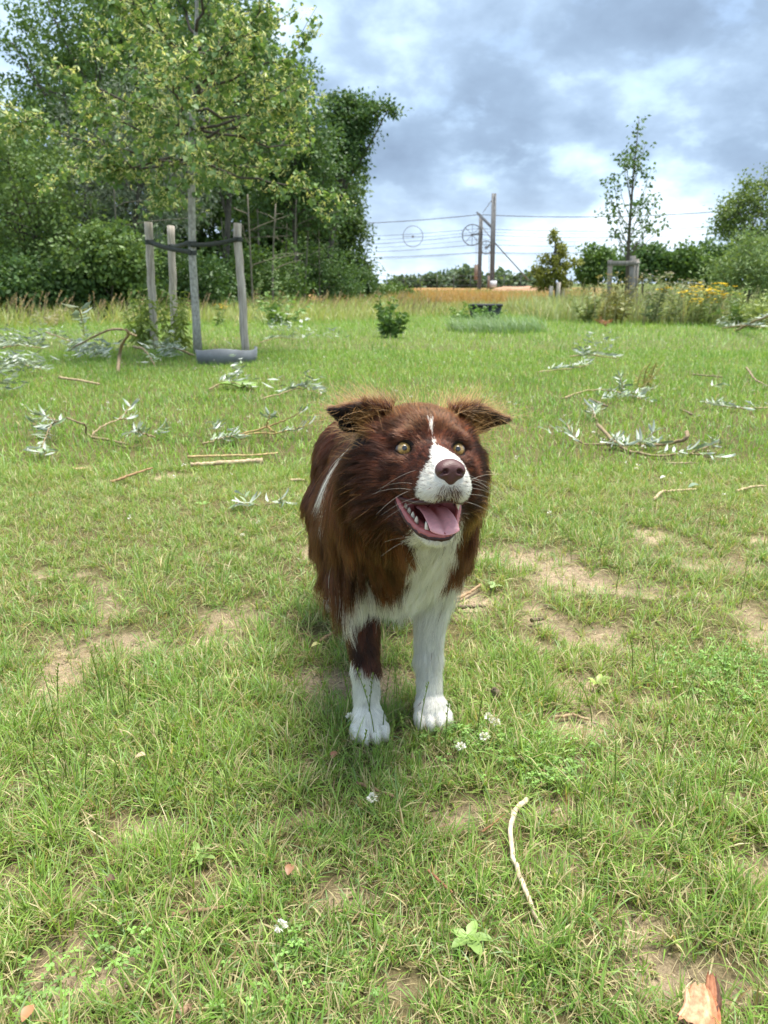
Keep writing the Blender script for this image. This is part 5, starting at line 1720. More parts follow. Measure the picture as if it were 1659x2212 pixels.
weed('leafy_weed', 'dark bushy broad-leaved weed alone in the middle of the field', 848, 732, 640, 9, (.17, .5), (.12, .21, .05), .16, 34, taper=.5)
weed('leafy_weed', 'light green weed left of the black tub', 995, 690, 650, 5, (.15, .5), (.22, .33, .09), .18, 24)
weed('leafy_weed', 'green weed growing over the front of the black tub', 1040, 697, 658, 13, (.15, .55), (.17, .29, .08), .26, 26)
weed('tall_thistle', 'tall pale green thistle right of the stakes against the wood', 618, 694, 566, 4, (.24, .22), (.26, .36, .15), .16, 30, ((.34, .40, .22), 5, .10, .035), taper=.7)
weed('tall_thistle', 'slimmer pale green thistle between the right stake and the tall one', 560, 690, 590, 3, (.22, .2), (.26, .36, .15), .12, 24, ((.34, .40, .22), 4, .08, .03), taper=.7)
weed('leafy_weed', 'rough bright green herb around the foot of the tall thistle', 608, 702, 628, 7, (.24, .4), (.22, .34, .10), .28, 26)
weed('drooping_weed', 'drooping yellow-green weed climbing the left stake', 312, 752, 622, 8, (.16, .3), (.25, .33, .08), .13, 50, droop=.8)
weed('drooping_weed', 'drooping yellow-green weed between middle stake and linden trunk', 388, 756, 628, 9, (.16, .32), (.26, .33, .07), .17, 50, droop=.8)
weed('ragwort', 'small yellow ragwort flower seen between linden and right stake', 474, 706, 660, 3, (.14, .4), (.26, .36, .12), .08, 18, ((.62, .40, .02), 6, .05, .03))
weed('ragwort', 'bright yellow flat-topped ragwort on the right bank', 1528, 704, 617, 8, (.15, .35), (.24, .32, .10), .24, 18, ((.80, .58, .02), 16, .13, .05))
weed('bank_weed', 'grey-green weed on the right bank beside the sapling', 1268, 696, 612, 8, (0.208, .3), (.25, .31, .12), .25, 24)
weed('bank_weed', 'yellow-brown weed stalks left of the wooden frame', 1292, 698, 596, 8, (0.195, .25), (.34, .31, .10), .22, 22, ((.50, .38, .16), 4, .06, .03))
weed('bank_weed', 'reddish-leaved weed at the foot of the young maple', 1335, 698, 590, 10, (0.195, .3), (.27, .27, .10), .25, 26, ((.5, .36, .12), 3, .06, .03))
weed('bank_weed', 'tall seeding weed right of the wooden frame', 1400, 700, 592, 10, (0.221, .25), (.24, .30, .13), .3, 26, ((.46, .42, .34), 6, .10, .04))
weed('bank_weed', 'fluffy grey seeding weed in front of the dark bushes', 1460, 700, 606, 11, (0.208, .25), (.26, .31, .15), .35, 24, ((.52, .48, .42), 7, .12, .04))
weed('bank_weed', 'pale green weed left of the yellow ragwort', 1500, 702, 622, 9, (0.195, .3), (.28, .35, .14), .3, 22)
weed('bank_weed', 'tall green weed at the right edge below the birch', 1600, 708, 612, 11, (0.234, .25), (.23, .33, .10), .35, 28)
weed('bank_weed', 'yellow-green weed clump at the far right edge', 1645, 712, 625, 10, (0.221, .3), (.31, .37, .12), .3, 26)
weed('dry_dock', 'rusty brown dock stalk lying in the grass right of the tussock', 1303, 705, 685, 3, (.12, .4), (.34, .17, .09), .2, 22)
weed('dry_weed', 'dried yellow-brown weed standing in the lawn on the right', 1388, 842, 782, 5, (.06, .18), (.36, .31, .10), .10, 26)
weed('dry_weed', 'pale dry grass plant by the left edge of the wood', 105, 706, 664, 8, (.2, .12), (.42, .36, .22), .25, 20)


def tub():
    """black plastic tub, an oval open vessel with a rim"""
    c = ground_path([(1045, 688)], 0)[0] + np.array([0, .25, 0])
    root = empty('plastic_tub', c, 'black plastic tub half hidden by weeds in the field', 'tub')
    def ring(prof, name, mat):
        mb = MB()
        n = 36
        V, Q = [], []
        for (r, z) in prof:
            for k in range(n):
                a = 6.2832 * k / n
                V.append(c + np.array([math.cos(a) * .40 * r + .06, math.sin(a) * .32 * r, z]))
        m = len(prof)
        for i in range(m - 1):
            for k in range(n):
                Q.append((i * n + k, i * n + (k + 1) % n, (i + 1) * n + (k + 1) % n, (i + 1) * n + k))
        mb.add(V, None, Q)
        mb.build(name, mat, root, True)
    mat = noise_mat('black_plastic', (.012, .014, .018), (.03, .034, .042), 10, .45, .1)
    ring([(.86, -.02), (.98, .27), (.95, .27), (.83, .02), (.01, .02)], 'basin', mat)
    ring([(.985, .262), (1.04, .275), (1.04, .315), (1.0, .325), (.955, .315), (.955, .275)], 'rim', mat)


tub()
# ------------------------------------------------------------------ the dog
DYAW = math.radians(8)
DF = np.array([math.sin(DYAW), -math.cos(DYAW), 0.0])       # forward
DL = np.array([math.cos(DYAW), math.sin(DYAW), 0.0])        # the dog's left (right in the picture)
UZ = np.array([0, 0, 1.0])
DO = (gp(800, 1590) + gp(931, 1566)) / 2 - DF * 0.035


def D(u, v, z): return DO + DF * u + DL * v + UZ * z


HYAW = math.radians(11)
_R, _U, _B = np.array([1.0, 0, 0]), np.array([0, SP, CP]), np.array([0, -CP, SP])
HE = np.array([0, 0, CAMZ]) - _B * 1.05 + _R * ((931.5 - CX) / FPX * 1.05) + _U * ((CY - 970) / FPX * 1.05)
HX = _R * math.cos(HYAW) - _B * math.sin(HYAW)
HY = _B * math.cos(HYAW) + _R * math.sin(HYAW)
HZ_ = _U
HM = np.stack([HX, HY, HZ_], 1)          # local -> world


def Hd(x, y, z): return HE + HX * x + HY * y + HZ_ * z


def to_head(P): return (P - HE) @ HM
def to_body(P):
    q = P - DO
    return np.stack([q @ DF, q @ DL, q[:, 2]], 1)


class SDF:
    """signed distances on a grid, blended shapes, turned into one continuous surface"""
    def __init__(self, lo, hi, h):
        self.lo, self.h = np.asarray(lo, float), h
        self.n = np.ceil((np.asarray(hi) - self.lo) / h).astype(int) + 1
        self.d = np.full(self.n, 0.08, np.float32)
        self.ax = [self.lo[i] + np.arange(self.n[i]) * h for i in range(3)]

    def win(self, lo, hi):
        a = np.maximum(((np.asarray(lo) - self.lo) / self.h).astype(int), 0)
        b = np.minimum(((np.asarray(hi) - self.lo) / self.h).astype(int) + 2, self.n)
        sl = tuple(slice(a[i], b[i]) for i in range(3))
        g = np.stack(np.meshgrid(self.ax[0][sl[0]], self.ax[1][sl[1]], self.ax[2][sl[2]], indexing='ij'), -1)
        return sl, g

    def join(self, sl, d, k, cut=False):
        a = self.d[sl]
        if cut:
            d = -d
            h = np.clip(0.5 - 0.5 * (d - a) / k, 0, 1)
            self.d[sl] = a * h + d * (1 - h) + k * h * (1 - h)
        else:
            h = np.clip(0.5 + 0.5 * (d - a) / k, 0, 1)
            self.d[sl] = d * (1 - h) + a * h - k * h * (1 - h)

    def ell(self, c, r, axes, k=0.02, cut=False):
        c, r = np.asarray(c, float), np.asarray(r, float)
        m = r.max() + k + 0.02
        sl, g = self.win(c - m, c + m)
        q = ((g - c) @ axes)
        k0 = np.sqrt(((q / r) ** 2).sum(-1))
        k1 = np.sqrt(((q / (r * r)) ** 2).sum(-1)) + 1e-9
        self.join(sl, (k0 * (k0 - 1) / k1).astype(np.float32), k, cut)

    def cap(self, a, b, ra, rb, k=0.02, cut=False, flat=None):
        a, b = np.asarray(a, float), np.asarray(b, float)
        m = max(ra, rb) + k + 0.02
        sl, g = self.win(np.minimum(a, b) - m, np.maximum(a, b) + m)
        ab = b - a
        t = np.clip(((g - a) @ ab) / (ab @ ab), 0, 1)
        d = np.linalg.norm(g - a - t[..., None] * ab, axis=-1) - (ra + (rb - ra) * t)
        self.join(sl, d.astype(np.float32), k, cut)

    def tri(self, a, b, c, th, k=0.01):
        a, b, c = (np.asarray(x, float) for x in (a, b, c))
        m = th + k + 0.02
        sl, g = self.win(np.minimum(np.minimum(a, b), c) - m, np.maximum(np.maximum(a, b), c) + m)
        def dot2(v): return (v * v).sum(-1)
        ba, cb, ac = b - a, c - b, a - c
        nor = np.cross(ba, ac)
        pa, pb, pc = g - a, g - b, g - c
        inside = (np.sign(pa @ np.cross(ba, nor)) + np.sign(pb @ np.cross(cb, nor)) + np.sign(pc @ np.cross(ac, nor))) >= 2.0
        def ed(e, p): return dot2(p - e * np.clip((p @ e) / (e @ e), 0, 1)[..., None])
        e = np.minimum(np.minimum(ed(ba, pa), ed(cb, pb)), ed(ac, pc))
        f = (pa @ nor) ** 2 / (nor @ nor)
        self.join(sl, (np.sqrt(np.where(inside, f, e)) - th).astype(np.float32), k)

    def surface(self):
        d = self.d
        s = d < 0
        nx, ny, nz = d.shape
        cs = np.zeros((nx - 1, ny - 1, nz - 1), np.int8)
        for i in (0, 1):
            for j in (0, 1):
                for k in (0, 1):
                    cs += s[i:nx - 1 + i, j:ny - 1 + j, k:nz - 1 + k]
        act = (cs > 0) & (cs < 8)
        ci = np.argwhere(act)
        idx = np.full(act.shape, -1, np.int32)
        idx[act] = np.arange(len(ci))
        acc = np.zeros((len(ci), 3))
        cnt = np.zeros(len(ci))
        for axis in range(3):
            o = [a for a in range(3) if a != axis]
            for p in (0, 1):
                for q in (0, 1):
                    A = ci.copy(); A[:, o[0]] += p; A[:, o[1]] += q
                    Bq = A.copy(); Bq[:, axis] += 1
                    da, db = d[A[:, 0], A[:, 1], A[:, 2]], d[Bq[:, 0], Bq[:, 1], Bq[:, 2]]
                    m = (da < 0) != (db < 0)
                    t = np.where(m, da / np.where(m, da - db, 1), 0)
                    pt = A.astype(float)
                    pt[:, axis] += t
                    acc[m] += pt[m]
                    cnt[m] += 1
        V = self.lo + acc / cnt[:, None] * self.h
        F = []
        for axis in range(3):
            o = [a for a in range(3) if a != axis]
            a_, b_ = [slice(None)] * 3, [slice(None)] * 3
            a_[axis], b_[axis] = slice(0, -1), slice(1, None)
            sa, sb = s[tuple(a_)], s[tuple(b_)]
            E = np.argwhere(sa != sb)
            ok = (E[:, o[0]] > 0) & (E[:, o[1]] > 0) & (E[:, o[0]] < d.shape[o[0]] - 1) & (E[:, o[1]] < d.shape[o[1]] - 1)
            E = E[ok]
            q = []
            for (p, r) in ((-1, -1), (0, -1), (0, 0), (-1, 0)):
                c = E.copy(); c[:, o[0]] += p; c[:, o[1]] += r
                q.append(idx[c[:, 0], c[:, 1], c[:, 2]])
            Q = np.stack(q, 1)
            flip = sa[E[:, 0], E[:, 1], E[:, 2]]
            if axis == 1:
                flip = ~flip
            Q[~flip] = Q[~flip][:, ::-1]
            F.append(Q)
        return V, np.concatenate(F)


BAX = np.stack([DF, DL, UZ], 1)
HAX = HM


def dog_body():
    S = SDF((-0.36, 0.80, -0.01), (0.30, 2.08, 0.74), 0.0043)
    # trunk
    S.ell(D(-.17, 0, .385), (.20, .105, .125), BAX, .03)
    S.ell(D(-.02, .005, .365), (.085, .088, .12), BAX, .05)
    S.ell(D(-.36, 0, .405), (.18, .09, .098), BAX, .05)
    S.ell(D(-.50, 0, .40), (.11, .098, .115), BAX, .05)
    S.ell(D(-.06, 0, .47), (.10, .06, .05), BAX, .05)
    # neck
    S.cap(D(-.04, .0, .44), Hd(0, -.105, -.03), .105, .084, .05)
    S.cap(D(.02, .01, .38), Hd(0, -.09, -.07), .085, .058, .05)
    # front legs
    for s, fu in ((-1, .015), (1, -.012)):
        v = .062 * s
        S.ell(D(-.03, (.070 if s < 0 else .060) * s, .36), (.065, .036, .085), BAX, .03)
        S.cap(D(-.02, .074 * s, .31), D(-.035, .066 * s, .25), .048, .034, .03)
        S.cap(D(-.035, .066 * s, .25), D(fu - .012, v, .12), .031, .0205, .02)
        S.cap(D(fu - .012, v, .12), D(fu + .004, v, .05), .0205, .021, .012)
        S.ell(D(fu + .02, v, .026), (.036, .030, .026), BAX, .012)
        for k, (du, dv) in enumerate(((.040, -.021), (.050, -.008), (.050, .008), (.040, .021))):
            S.ell(D(fu + du + .003, v + dv * 1.25, .017), (.023, .0098, .0175), BAX, .0015)
    # hind legs
    for s in (-1, 1):
        v = .078 * s
        S.ell(D(-.49, .07 * s, .35), (.085, .05, .12), BAX, .04)
        S.cap(D(-.46, .085 * s, .30), D(-.43, .088 * s, .22), .062, .042, .03)
        S.cap(D(-.43, .088 * s, .22), D(-.565, v, .145), .04, .024, .02)
        S.cap(D(-.565, v, .145), D(-.545, v, .04), .022, .02, .012)
        S.ell(D(-.52, v, .024), (.04, .028, .024), BAX, .012)
    # tail
    S.cap(D(-.58, 0, .44), D(-.66, .0, .38), .035, .028, .03)
    S.cap(D(-.66, 0, .38), D(-.70, .02, .20), .028, .016, .02)
    # head
    S.ell(Hd(0, -.078, .006), (.070, .080, .062), HAX, .03)
    for s in (-1, 1):
        S.ell(Hd(.054 * s, -.088, .010), (.026, .048, .036), HAX, .03)
    S.ell(Hd(0, -.035, .022), (.046, .045, .034), HAX, .02)
    for s in (-1, 1):
        S.ell(Hd(.035 * s, -.014, .0165), (.021, .021, .0105), HAX, .010)
        S.ell(Hd(.037 * s, -.010, -.0155), (.017, .016, .008), HAX, .008)
        S.ell(Hd(.047 * s, -.055, -.034), (.034, .05, .042), HAX, .03)
        S.cap(Hd(.024 * s, .0, -.046), Hd(.0135 * s, .070, -.056), .026, .0185, .015)
    S.cap(Hd(0, -.02, -.016), Hd(0, .078, -.036), .034, .0215, .02)
    # open lower jaw
    for s in (-1, 1):
        S.cap(Hd(.034 * s, -.05, -.075), Hd(.011 * s - .002, .038, -.117), .022, .0095, .012)
    S.cap(Hd(0, -.05, -.096), Hd(-.002, .036, -.120), .024, .0095, .012)
    S.ell(Hd(0, -.04, -.10), (.045, .05, .03), HAX, .02)
    # mouth hollow
    S.cap(Hd(0, -.012, -.079), Hd(0, .080, -.097), .020, .025, .006, cut=True)
    for s in (-1, 1):
        S.cap(Hd(.026 * s, .0, -.076), Hd(.018 * s, .080, -.095), .012, .020, .006, cut=True)
        S.ell(Hd(.039 * s, -.002, -.072), (.011, .016, .009), HAX, .006, cut=True)
    # eye sockets
    for s in (-1, 1):
        S.ell(Hd(.0375 * s, .008, -.0008), (.0090, .013, .0072), HAX, .003, cut=True)
    # ears, carried sideways with folded tips
    for s, fx in ((-1, .86), (1, .87)):
        X = lambda x: s * x * (fx if x > .07 else 1)
        dz = 0 if s < 0 else -.008
        A1, A2, T_ = Hd(X(.048), -.05, .064), Hd(X(.055), -.125, .052), Hd(X(.152), -.062, .058 + dz)
        Pp, Rb = Hd(X(.124 if s < 0 else .118), -.085, .037 if s < 0 else .040), Hd(X(.066), -.10, .032)
        Pf = Hd(X(.10), -.055, .066)
        S.tri(A1, Pf, A2, .0045, .012)
        S.tri(Pf, T_, A2, .0038, .006)
        S.tri(A2, T_, Pp, .0038, .006)
        S.tri(A2, Pp, Rb, .0045, .010)
    return S.surface()


def dog_noise(P, f, seed): return fbm(P[:, 0] * f + P[:, 2] * f * .63 + 40, P[:, 2] * f + P[:, 1] * f * .71 + 40, seed, 3)


def ss(x, a, b):
    t = np.clip((x - a) / (b - a), 0, 1)
    return t * t * (3 - 2 * t)


BROWN_D, BROWN, BROWN_R, GOLD = np.array([.022, .0070, .0045]), np.array([.058, .0160, .0086]), np.array([.155, .039, .0135]), np.array([.58, .27, .075])
WHITE = np.array([.88, .85, .77])
FLESH = np.array([.46, .14, .13])


def head_dist(h):
    sk = np.sqrt((((h - np.array([0, -.05, -.015])) / np.array([.088, .112, .088])) ** 2).sum(1))
    mz = np.sqrt((((h - np.array([0, .04, -.07])) / np.array([.062, .10, .085])) ** 2).sum(1))
    return np.minimum(sk, mz)


def in_head(P):
    h = to_head(P)
    b = to_body(P)
    ear = (np.abs(h[:, 0]) > .05) & (h[:, 2] > .0) & (h[:, 2] < .1) & (h[:, 1] > -.15) & (h[:, 1] < 0)
    return np.maximum(1 - ss(head_dist(h), .95, 1.25), ear.astype(float)), h, b


def markings(P, N):
    """0 brown .. 1 white"""
    wh, h, b = in_head(P)
    n = dog_noise(P, 60, 5) - .5
    n2 = dog_noise(P, 22, 9) - .5
    x, y, z = h.T
    mz = ss(y + n * .030 - .35 * np.maximum(np.abs(x) - .024, 0) + .15 * np.maximum(-.055 - z, 0), .055, .069)      # muzzle
    under = ss(-z, .048, .062) * (1 - ss(np.abs(x), .012, .018)) * .55 * (y > .05)
    mz = mz * (1 - under * (z > -.075))
    bw = .009 * ss(y, .026, .062)
    blz = (1 - ss(np.abs(x + .002) + n * .008, .0008 + bw, .0028 + bw * 1.3)) * (1 - ss(z, .032, .046)) * (z > -.05) * (y > -.06)
    chin = ss(y, .018, .034) * (z < -.098) + (z < -.108) * (1 - ss(np.abs(x - .01), .03, .045)) * (y > -.06)
    chin = np.clip(chin, 0, 1)
    w_head = np.maximum(np.maximum(mz, blz), chin)
    u, v, zz = b.T
    nf = N @ DF
    bib = (1 - ss(np.abs(v - .030 + .10 * (zz - .36)) + n2 * .025, .028, .045)) * ss(nf + .9 * ss(zz, .30, .16), .05, .35) * ss(u, -.08, -.03) * (1 - ss(zz, .50, .56))
    side = (1 - ss(np.sqrt(((v + .066) / .042) ** 2 + ((zz - .275 + .45 * (v + .066)) / .036) ** 2) + n2 * 1.3, .85, 1.15)) * ss(nf, -.35, .1) * (u > -.09)
    low = ss(.325 - zz + n2 * .05, 0, .02) * (v > .0) * (u > -.2)
    lowr = ss(.128 - zz + n2 * .03 - (v + .062) * .5, 0, .012) * (v <= .0) * (u > -.2)
    belly = ss(-(N @ UZ), .3, .6) * (zz > .2) * (u > -.35) * ss(.315 - zz + n2 * .04, 0, .02)
    hind = ss(.14 - zz, 0, .02) * (u < -.3)
    collar = (1 - ss(np.sqrt(((u - .028) / .024) ** 2 + ((v + .085) / .035) ** 2 + ((zz - .515) / .030) ** 2) + n2 * 1.0, .8, 1.1))
    w_body = np.max(np.stack([bib, side, low, lowr, belly, hind, collar]), 0)
    w = w_head * wh + w_body * (1 - wh)
    thr = (1 - wh) * 0
    return np.clip(w + thr, 0, 1)


def mouth_in(h):
    """inside the open mouth"""
    x, y, z = h.T
    ax = np.clip((y + .012) / .097, 0, 1)
    zc = -.078 - .020 * ax
    return (np.abs(z - zc) < .0225) & (np.abs(x) < .0365 - .012 * np.clip(y, 0, .1) / .1) & (y > -.035)


def dog():
    V, F = dog_body()
    root = empty('dog', DO, 'brown and white long-haired dog standing with open mouth and tongue out', 'dog')
    me = mesh_np('body', V, F, None, True)
    N = np.empty(len(V) * 3, np.float32)
    me.vertices.foreach_get('normal', N)
    N = N.reshape(-1, 3)
    h = to_head(V)
    w = markings(V, N)[:, None]
    c = BROWN * (1 - w) + WHITE * .8 * w
    mi = mouth_in(h)
    c[mi] = FLESH * .75
    # dark lids and the dark hollow of the ears
    for s in (-1, 1):
        e = np.linalg.norm((h - np.array([.0370 * s, .004, 0])) / np.array([1.40, 1.2, 1.0]), axis=1)
        c[e < .0134] = np.array([.012, .007, .006])
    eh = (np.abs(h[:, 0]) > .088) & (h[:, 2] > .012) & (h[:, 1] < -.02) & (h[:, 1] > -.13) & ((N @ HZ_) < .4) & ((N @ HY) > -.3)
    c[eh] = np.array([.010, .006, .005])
    at_ = me.attributes.new('col', 'FLOAT_COLOR', 'POINT')
    cc = np.ones((len(V), 4), np.float32); cc[:, :3] = c
    at_.data.foreach_set('color', cc.ravel())
    m, t = new_mat('dog_skin')
    a = t.nodes.new('ShaderNodeAttribute'); a.attribute_name = 'col'
    p = t.nodes.new('ShaderNodeBsdfPrincipled'); p.inputs['Roughness'].default_value = .6; p.inputs['Specular IOR Level'].default_value = .3
    o = t.nodes.new('ShaderNodeOutputMaterial')
    t.links.new(a.outputs['Color'], p.inputs['Base Color']); t.links.new(p.outputs[0], o.inputs[0])
    body = link('body', me, root, m)

    # ---------------------------------------------------------------- fur
    co = V
    T = np.concatenate([F[:, [0, 1, 2]], F[:, [0, 2, 3]]])
    A, B_, C_ = co[T[:, 0]], co[T[:, 1]], co[T[:, 2]]
    area = np.linalg.norm(np.cross(B_ - A, C_ - A), axis=1) / 2
    cen = (A + B_ + C_) / 3
    wh, hh, bb = in_head(cen)
    # denser on the head and the front, sparse where the camera side never shows
    dens = np.where(wh > .5, 3.4, 1.0) * np.where(bb[:, 0] > -.2, 1.25, .75)
    dens = dens * np.where((hh[:, 1] > .0) & (wh > .5), 1.5, 1)
    low = (bb[:, 2] < .2)
    dens = dens * np.where(low, 1.5, 1)
    pr = area * dens
    NH = 190000
    ti = rng.choice(len(T), NH, p=pr / pr.sum())
    r1, r2 = np.sqrt(rng.random(NH))[:, None], rng.random(NH)[:, None]
    P = A[ti] * (1 - r1) + B_[ti] * r1 * (1 - r2) + C_[ti] * r1 * r2
    Nn = unit(N[T[ti, 0]] * (1 - r1) + N[T[ti, 1]] * r1 * (1 - r2) + N[T[ti, 2]] * r1 * r2)
    wh, h, b = in_head(P)
    x, y, z = h.T
    u, v, zz = b.T
    keep = ~mouth_in(h)
    for s in (-1, 1):
        e = np.linalg.norm((h - np.array([.0370 * s, .004, 0])) / np.array([1.35, 1.2, 1.0]), axis=1)
        keep &= e > .0116
    keep &= np.linalg.norm((h - np.array([0, .098, -.034])) / np.array([.0225, .016, .0185]), axis=1) > 1
    keep &= ~((zz < .006) & (Nn[:, 2] < -.5))
    P, Nn, wh, h, b = P[keep], Nn[keep], wh[keep], h[keep], b[keep]
    x, y, z = h.T
    u, v, zz = b.T
    n = len(P)
    ear = (np.abs(x) > .068) & (z > .005) & (wh > .5) & (y < -.02)
    nf, nl, nz = Nn @ DF, Nn @ DL, Nn[:, 2]
    # ---- lengths
    mane = ss(u, -.24, -.10) * ss(zz, .28, .40)
    Lb = .048 + .052 * mane
    Lb = Lb * (1 - .35 * ss(nz, .5, .9))
    Lb = Lb * (1 - .18 * mane * (v > .03))
    bibm = ss(nf, .1, .5) * ss(u, -.06, 0)
    Lb = np.where(bibm > .5, .09, Lb)
    Lb = Lb * (1 - .62 * ss(v, .02, .07) * ss(.42 - zz, 0, .08) * (u > -.2))
    leg = (1 - ss(zz, .235, .28)) * (u > -.25)
    Lleg = .018 + .032 * ss(-nf, .0, .7) * ss(zz, .06, .14) + .008 * ss(zz, .05, .15)
    Lb = Lb * (1 - leg) + Lleg * leg
    Lb = np.where((zz < .042) & (u > -.3), .0065, Lb)
    hl = (1 - ss(zz, .16, .22)) * (u < -.3)
    Lb = Lb * (1 - hl) + .012 * hl
    belly = (nz < -.2) & (zz > .2)
    Lb = np.where(belly, .055, Lb)
    back = ss(-y, .03, .12)
    chk = ss(np.abs(x), .03, .062) * ss(-y, .01, .07)
    Lh = .0050 + .015 * ss(-y, -.04, .05) + .012 * back + .052 * chk * ss(.04 - z, 0, .06) + .014 * chk
    Lh = np.where(y > .035, .0080, Lh)
    Lh = np.where((z < -.09) & (y > -.02), .008, Lh)
    Lear = np.where(Nn @ HZ_ > .25, .017, .007) * (1 - .45 * ss(np.abs(x), .09, .12))
    edge = rng.random(n)
    Lh = np.where(ear, Lear * (.6 + .9 * edge), Lh)
    top = (np.abs(x) > .035) & (np.abs(x) < .085) & (z > .045) & (wh > .5)
    Lh = np.where(top, .023 * (.4 + 1.0 * edge), Lh)
    L = Lh * wh + Lb * (1 - wh)
    L = L * rng.uniform(.7, 1.2, n)
    # ---- flow
    sx = np.sign(x)
    fh = -HY * 1.0 + HX * (x / .05)[:, None] * (.35 + .75 * chk)[:, None] + HZ_ * (.25 - 1.0 * chk * ss(.03 - z, 0, .06))[:, None]
    fh = np.where((y > .0)[:, None], -HY * .9 + HX * (x / .03)[:, None] * .35 + HZ_ * ((z + .045) / .05)[:, None] * .3, fh)
    fh = np.where(ear[:, None], HX * sx[:, None] * 1.0 - HZ_ * .1 - HY * .15, fh)
    fh = np.where(top[:, None], HX * sx[:, None] * .55 + HZ_ * .9 - HY * .5, fh)
    fb = -DF * (.75 - .55 * mane)[:, None] - UZ * (.35 + .9 * ss(np.abs(nl), .2, .8) + .6 * mane)[:, None]
    fb = fb + DL * (np.sign(v) * .20 * mane * ss(zz, .30, .42))[:, None]
    fb = np.where((bibm > .5)[:, None], -UZ * 1.1 + DL * ((v - .02) * .5)[:, None] + DF * .10, fb)
    fb = np.where((leg > .5)[:, None], -UZ * 1.0 - DF * (.35 * ss(-nf, 0, .6))[:, None], fb)
    fl = fh * wh[:, None] + fb * (1 - wh)[:, None]
    fl = fl + rng.normal(0, .10, (n, 3))
    sw = np.stack([dog_noise(P, 14, 71) - .5, dog_noise(P, 14, 72) - .5, dog_noise(P, 14, 73) - .5], 1)
    fl = fl + sw * (.5 + .3 * (1 - wh))[:, None]
    tg = unit(fl - Nn * (fl * Nn).sum(1)[:, None])
    lift = np.where(wh > .5, .40, .30 + .14 * mane)
    lift = np.where(y > .03, .42, lift)
    lift = np.where((leg > .5), .42, lift)
    lift = np.where(ear | top, .55, lift)
    lift = np.where((chk > .4) & (wh > .5), .60, lift)
    dr = unit(tg + Nn * (lift * rng.uniform(.6, 1.4, n))[:, None])
    grav = np.where(wh > .5, .10, .34) * np.clip(L / .05, .1, 1.3)
    K = 7
    tt = np.linspace(0, 1, K)
    X = np.empty((n, K, 3))
    for k, t_ in enumerate(tt):
        X[:, k] = P + (dr * t_ - UZ * (grav * t_ * t_)[:, None] - Nn * (lift * .45 * t_ * t_)[:, None]) * L[:, None]
    # ---- locks: strands gather towards the tips
    from mathutils.kdtree import KDTree
    nc = n // 34
    ck = rng.choice(n, nc, replace=False)
    kd = KDTree(nc)
    for i, q in enumerate(ck):
        kd.insert(P[q], i)
    kd.balance()
    own = np.array([kd.find(q)[1] for q in P])
    cq = ck[own]
    sim = np.clip((dr * dr[cq]).sum(1), 0, 1) ** 2
    wcl = (.75 * np.clip(L / .04, .12, 1)) * sim * rng.uniform(.4, 1.0, n)
    for k, t_ in enumerate(tt):
        tgt = X[cq, k] * 1.0
        X[:, k] += (tgt - X[:, k]) * (wcl * t_ ** 1.4)[:, None]
    big = rng.choice(n, n // 420, replace=False)
    kd2 = KDTree(len(big))
    for i, q in enumerate(big):
        kd2.insert(P[q], i)
    kd2.balance()
    own2 = np.array([kd2.find(q)[1] for q in P[ck]])[own]
    bq = big[own2]
    sim2 = np.clip((dr * dr[bq]).sum(1), 0, 1) ** 3
    w2 = .38 * np.clip((L - .025) / .05, 0, 1) * sim2
    for k, t_ in enumerate(tt):
        X[:, k] += (X[bq, k] - X[:, k]) * (w2 * t_ ** 1.8)[:, None]
    wv_ = unit(np.cross(dr, Nn))
    ph_ = rng.uniform(0, 6.283, nc)[own] + rng.normal(0, .25, n)
    am_ = rng.uniform(.3, 1.2, nc)[own] * np.clip((L - .02) / .06, 0, 1) * .055
    for k, t_ in enumerate(tt):
        X[:, k] += (wv_ + Nn * .5) * (am_ * L * t_ * np.sin(ph_ + 7.0 * t_))[:, None]
    X += (rng.normal(0, 1, (n, 1, 3)) * (tt[None, :, None] ** 2)) * (L * .035)[:, None, None]
    X[:, :, 2] = np.maximum(X[:, :, 2], .004)
    # ---- colours
    w = markings(P + tg * (L * .25)[:, None], Nn)
    w = np.where(rng.random(n) < .9, (w + rng.normal(0, 1, n) * (.18 + .10 * wh) * (w > .02) > .5).astype(float), w)
    var = np.clip((dog_noise(P, 16, 33) - .5) * (1.6 - .9 * wh) + .5 + rng.normal(0, .18, n), 0, 1)[:, None]
    br = BROWN_D * (1 - var) + BROWN_R * var
    lockv = rng.random(n)[cq][:, None]
    br = np.where(rng.random((n, 1)) < .4, BROWN * (.7 + .6 * rng.random((n, 1))), br) * (.40 + 1.35 * lockv ** 1.6)
    dark = (np.abs(np.abs(x) - .06) < .035) * (z < .01) * (z > -.09) * wh
    br = br * (1 - .45 * (dark * (y < -.02)))[:, None]
    # inner ear is nearly black, its outer rim and the crown tufts golden, rim light painted into the tips
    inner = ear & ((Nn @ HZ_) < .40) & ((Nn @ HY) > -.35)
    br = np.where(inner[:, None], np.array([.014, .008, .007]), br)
    tipg = np.zeros(n)
    tipg = np.where(ear & ~inner, .7, tipg)
    tipg = np.where(top, .6, tipg)
    tipg = np.where((wh > .4) & (chk > .5) & (x > 0), np.maximum(tipg, .6), tipg)  # rim light painted as golden tips on the right cheek only
    tipg = np.where((wh > .4) & (z > .02) & ~ear & ~top, .12 + .35 * ss(z, .03, .065), tipg)
    tipg = np.where((wh <= .4), np.where(rng.random(n) < .06, .18, .0), tipg)
    wt_ = WHITE * (.72 + .30 * lockv + .12 * rng.random((n, 1)))
    soil = np.clip(.03 - zz, 0, .03) / .03
    wt_ = wt_ * (1 - .25 * (soil * (wh < .4))[:, None] * np.array([.6, .9, 1.3]))
    base = br * (1 - w[:, None]) + wt_ * w[:, None]
    CC = np.empty((n, K, 3))
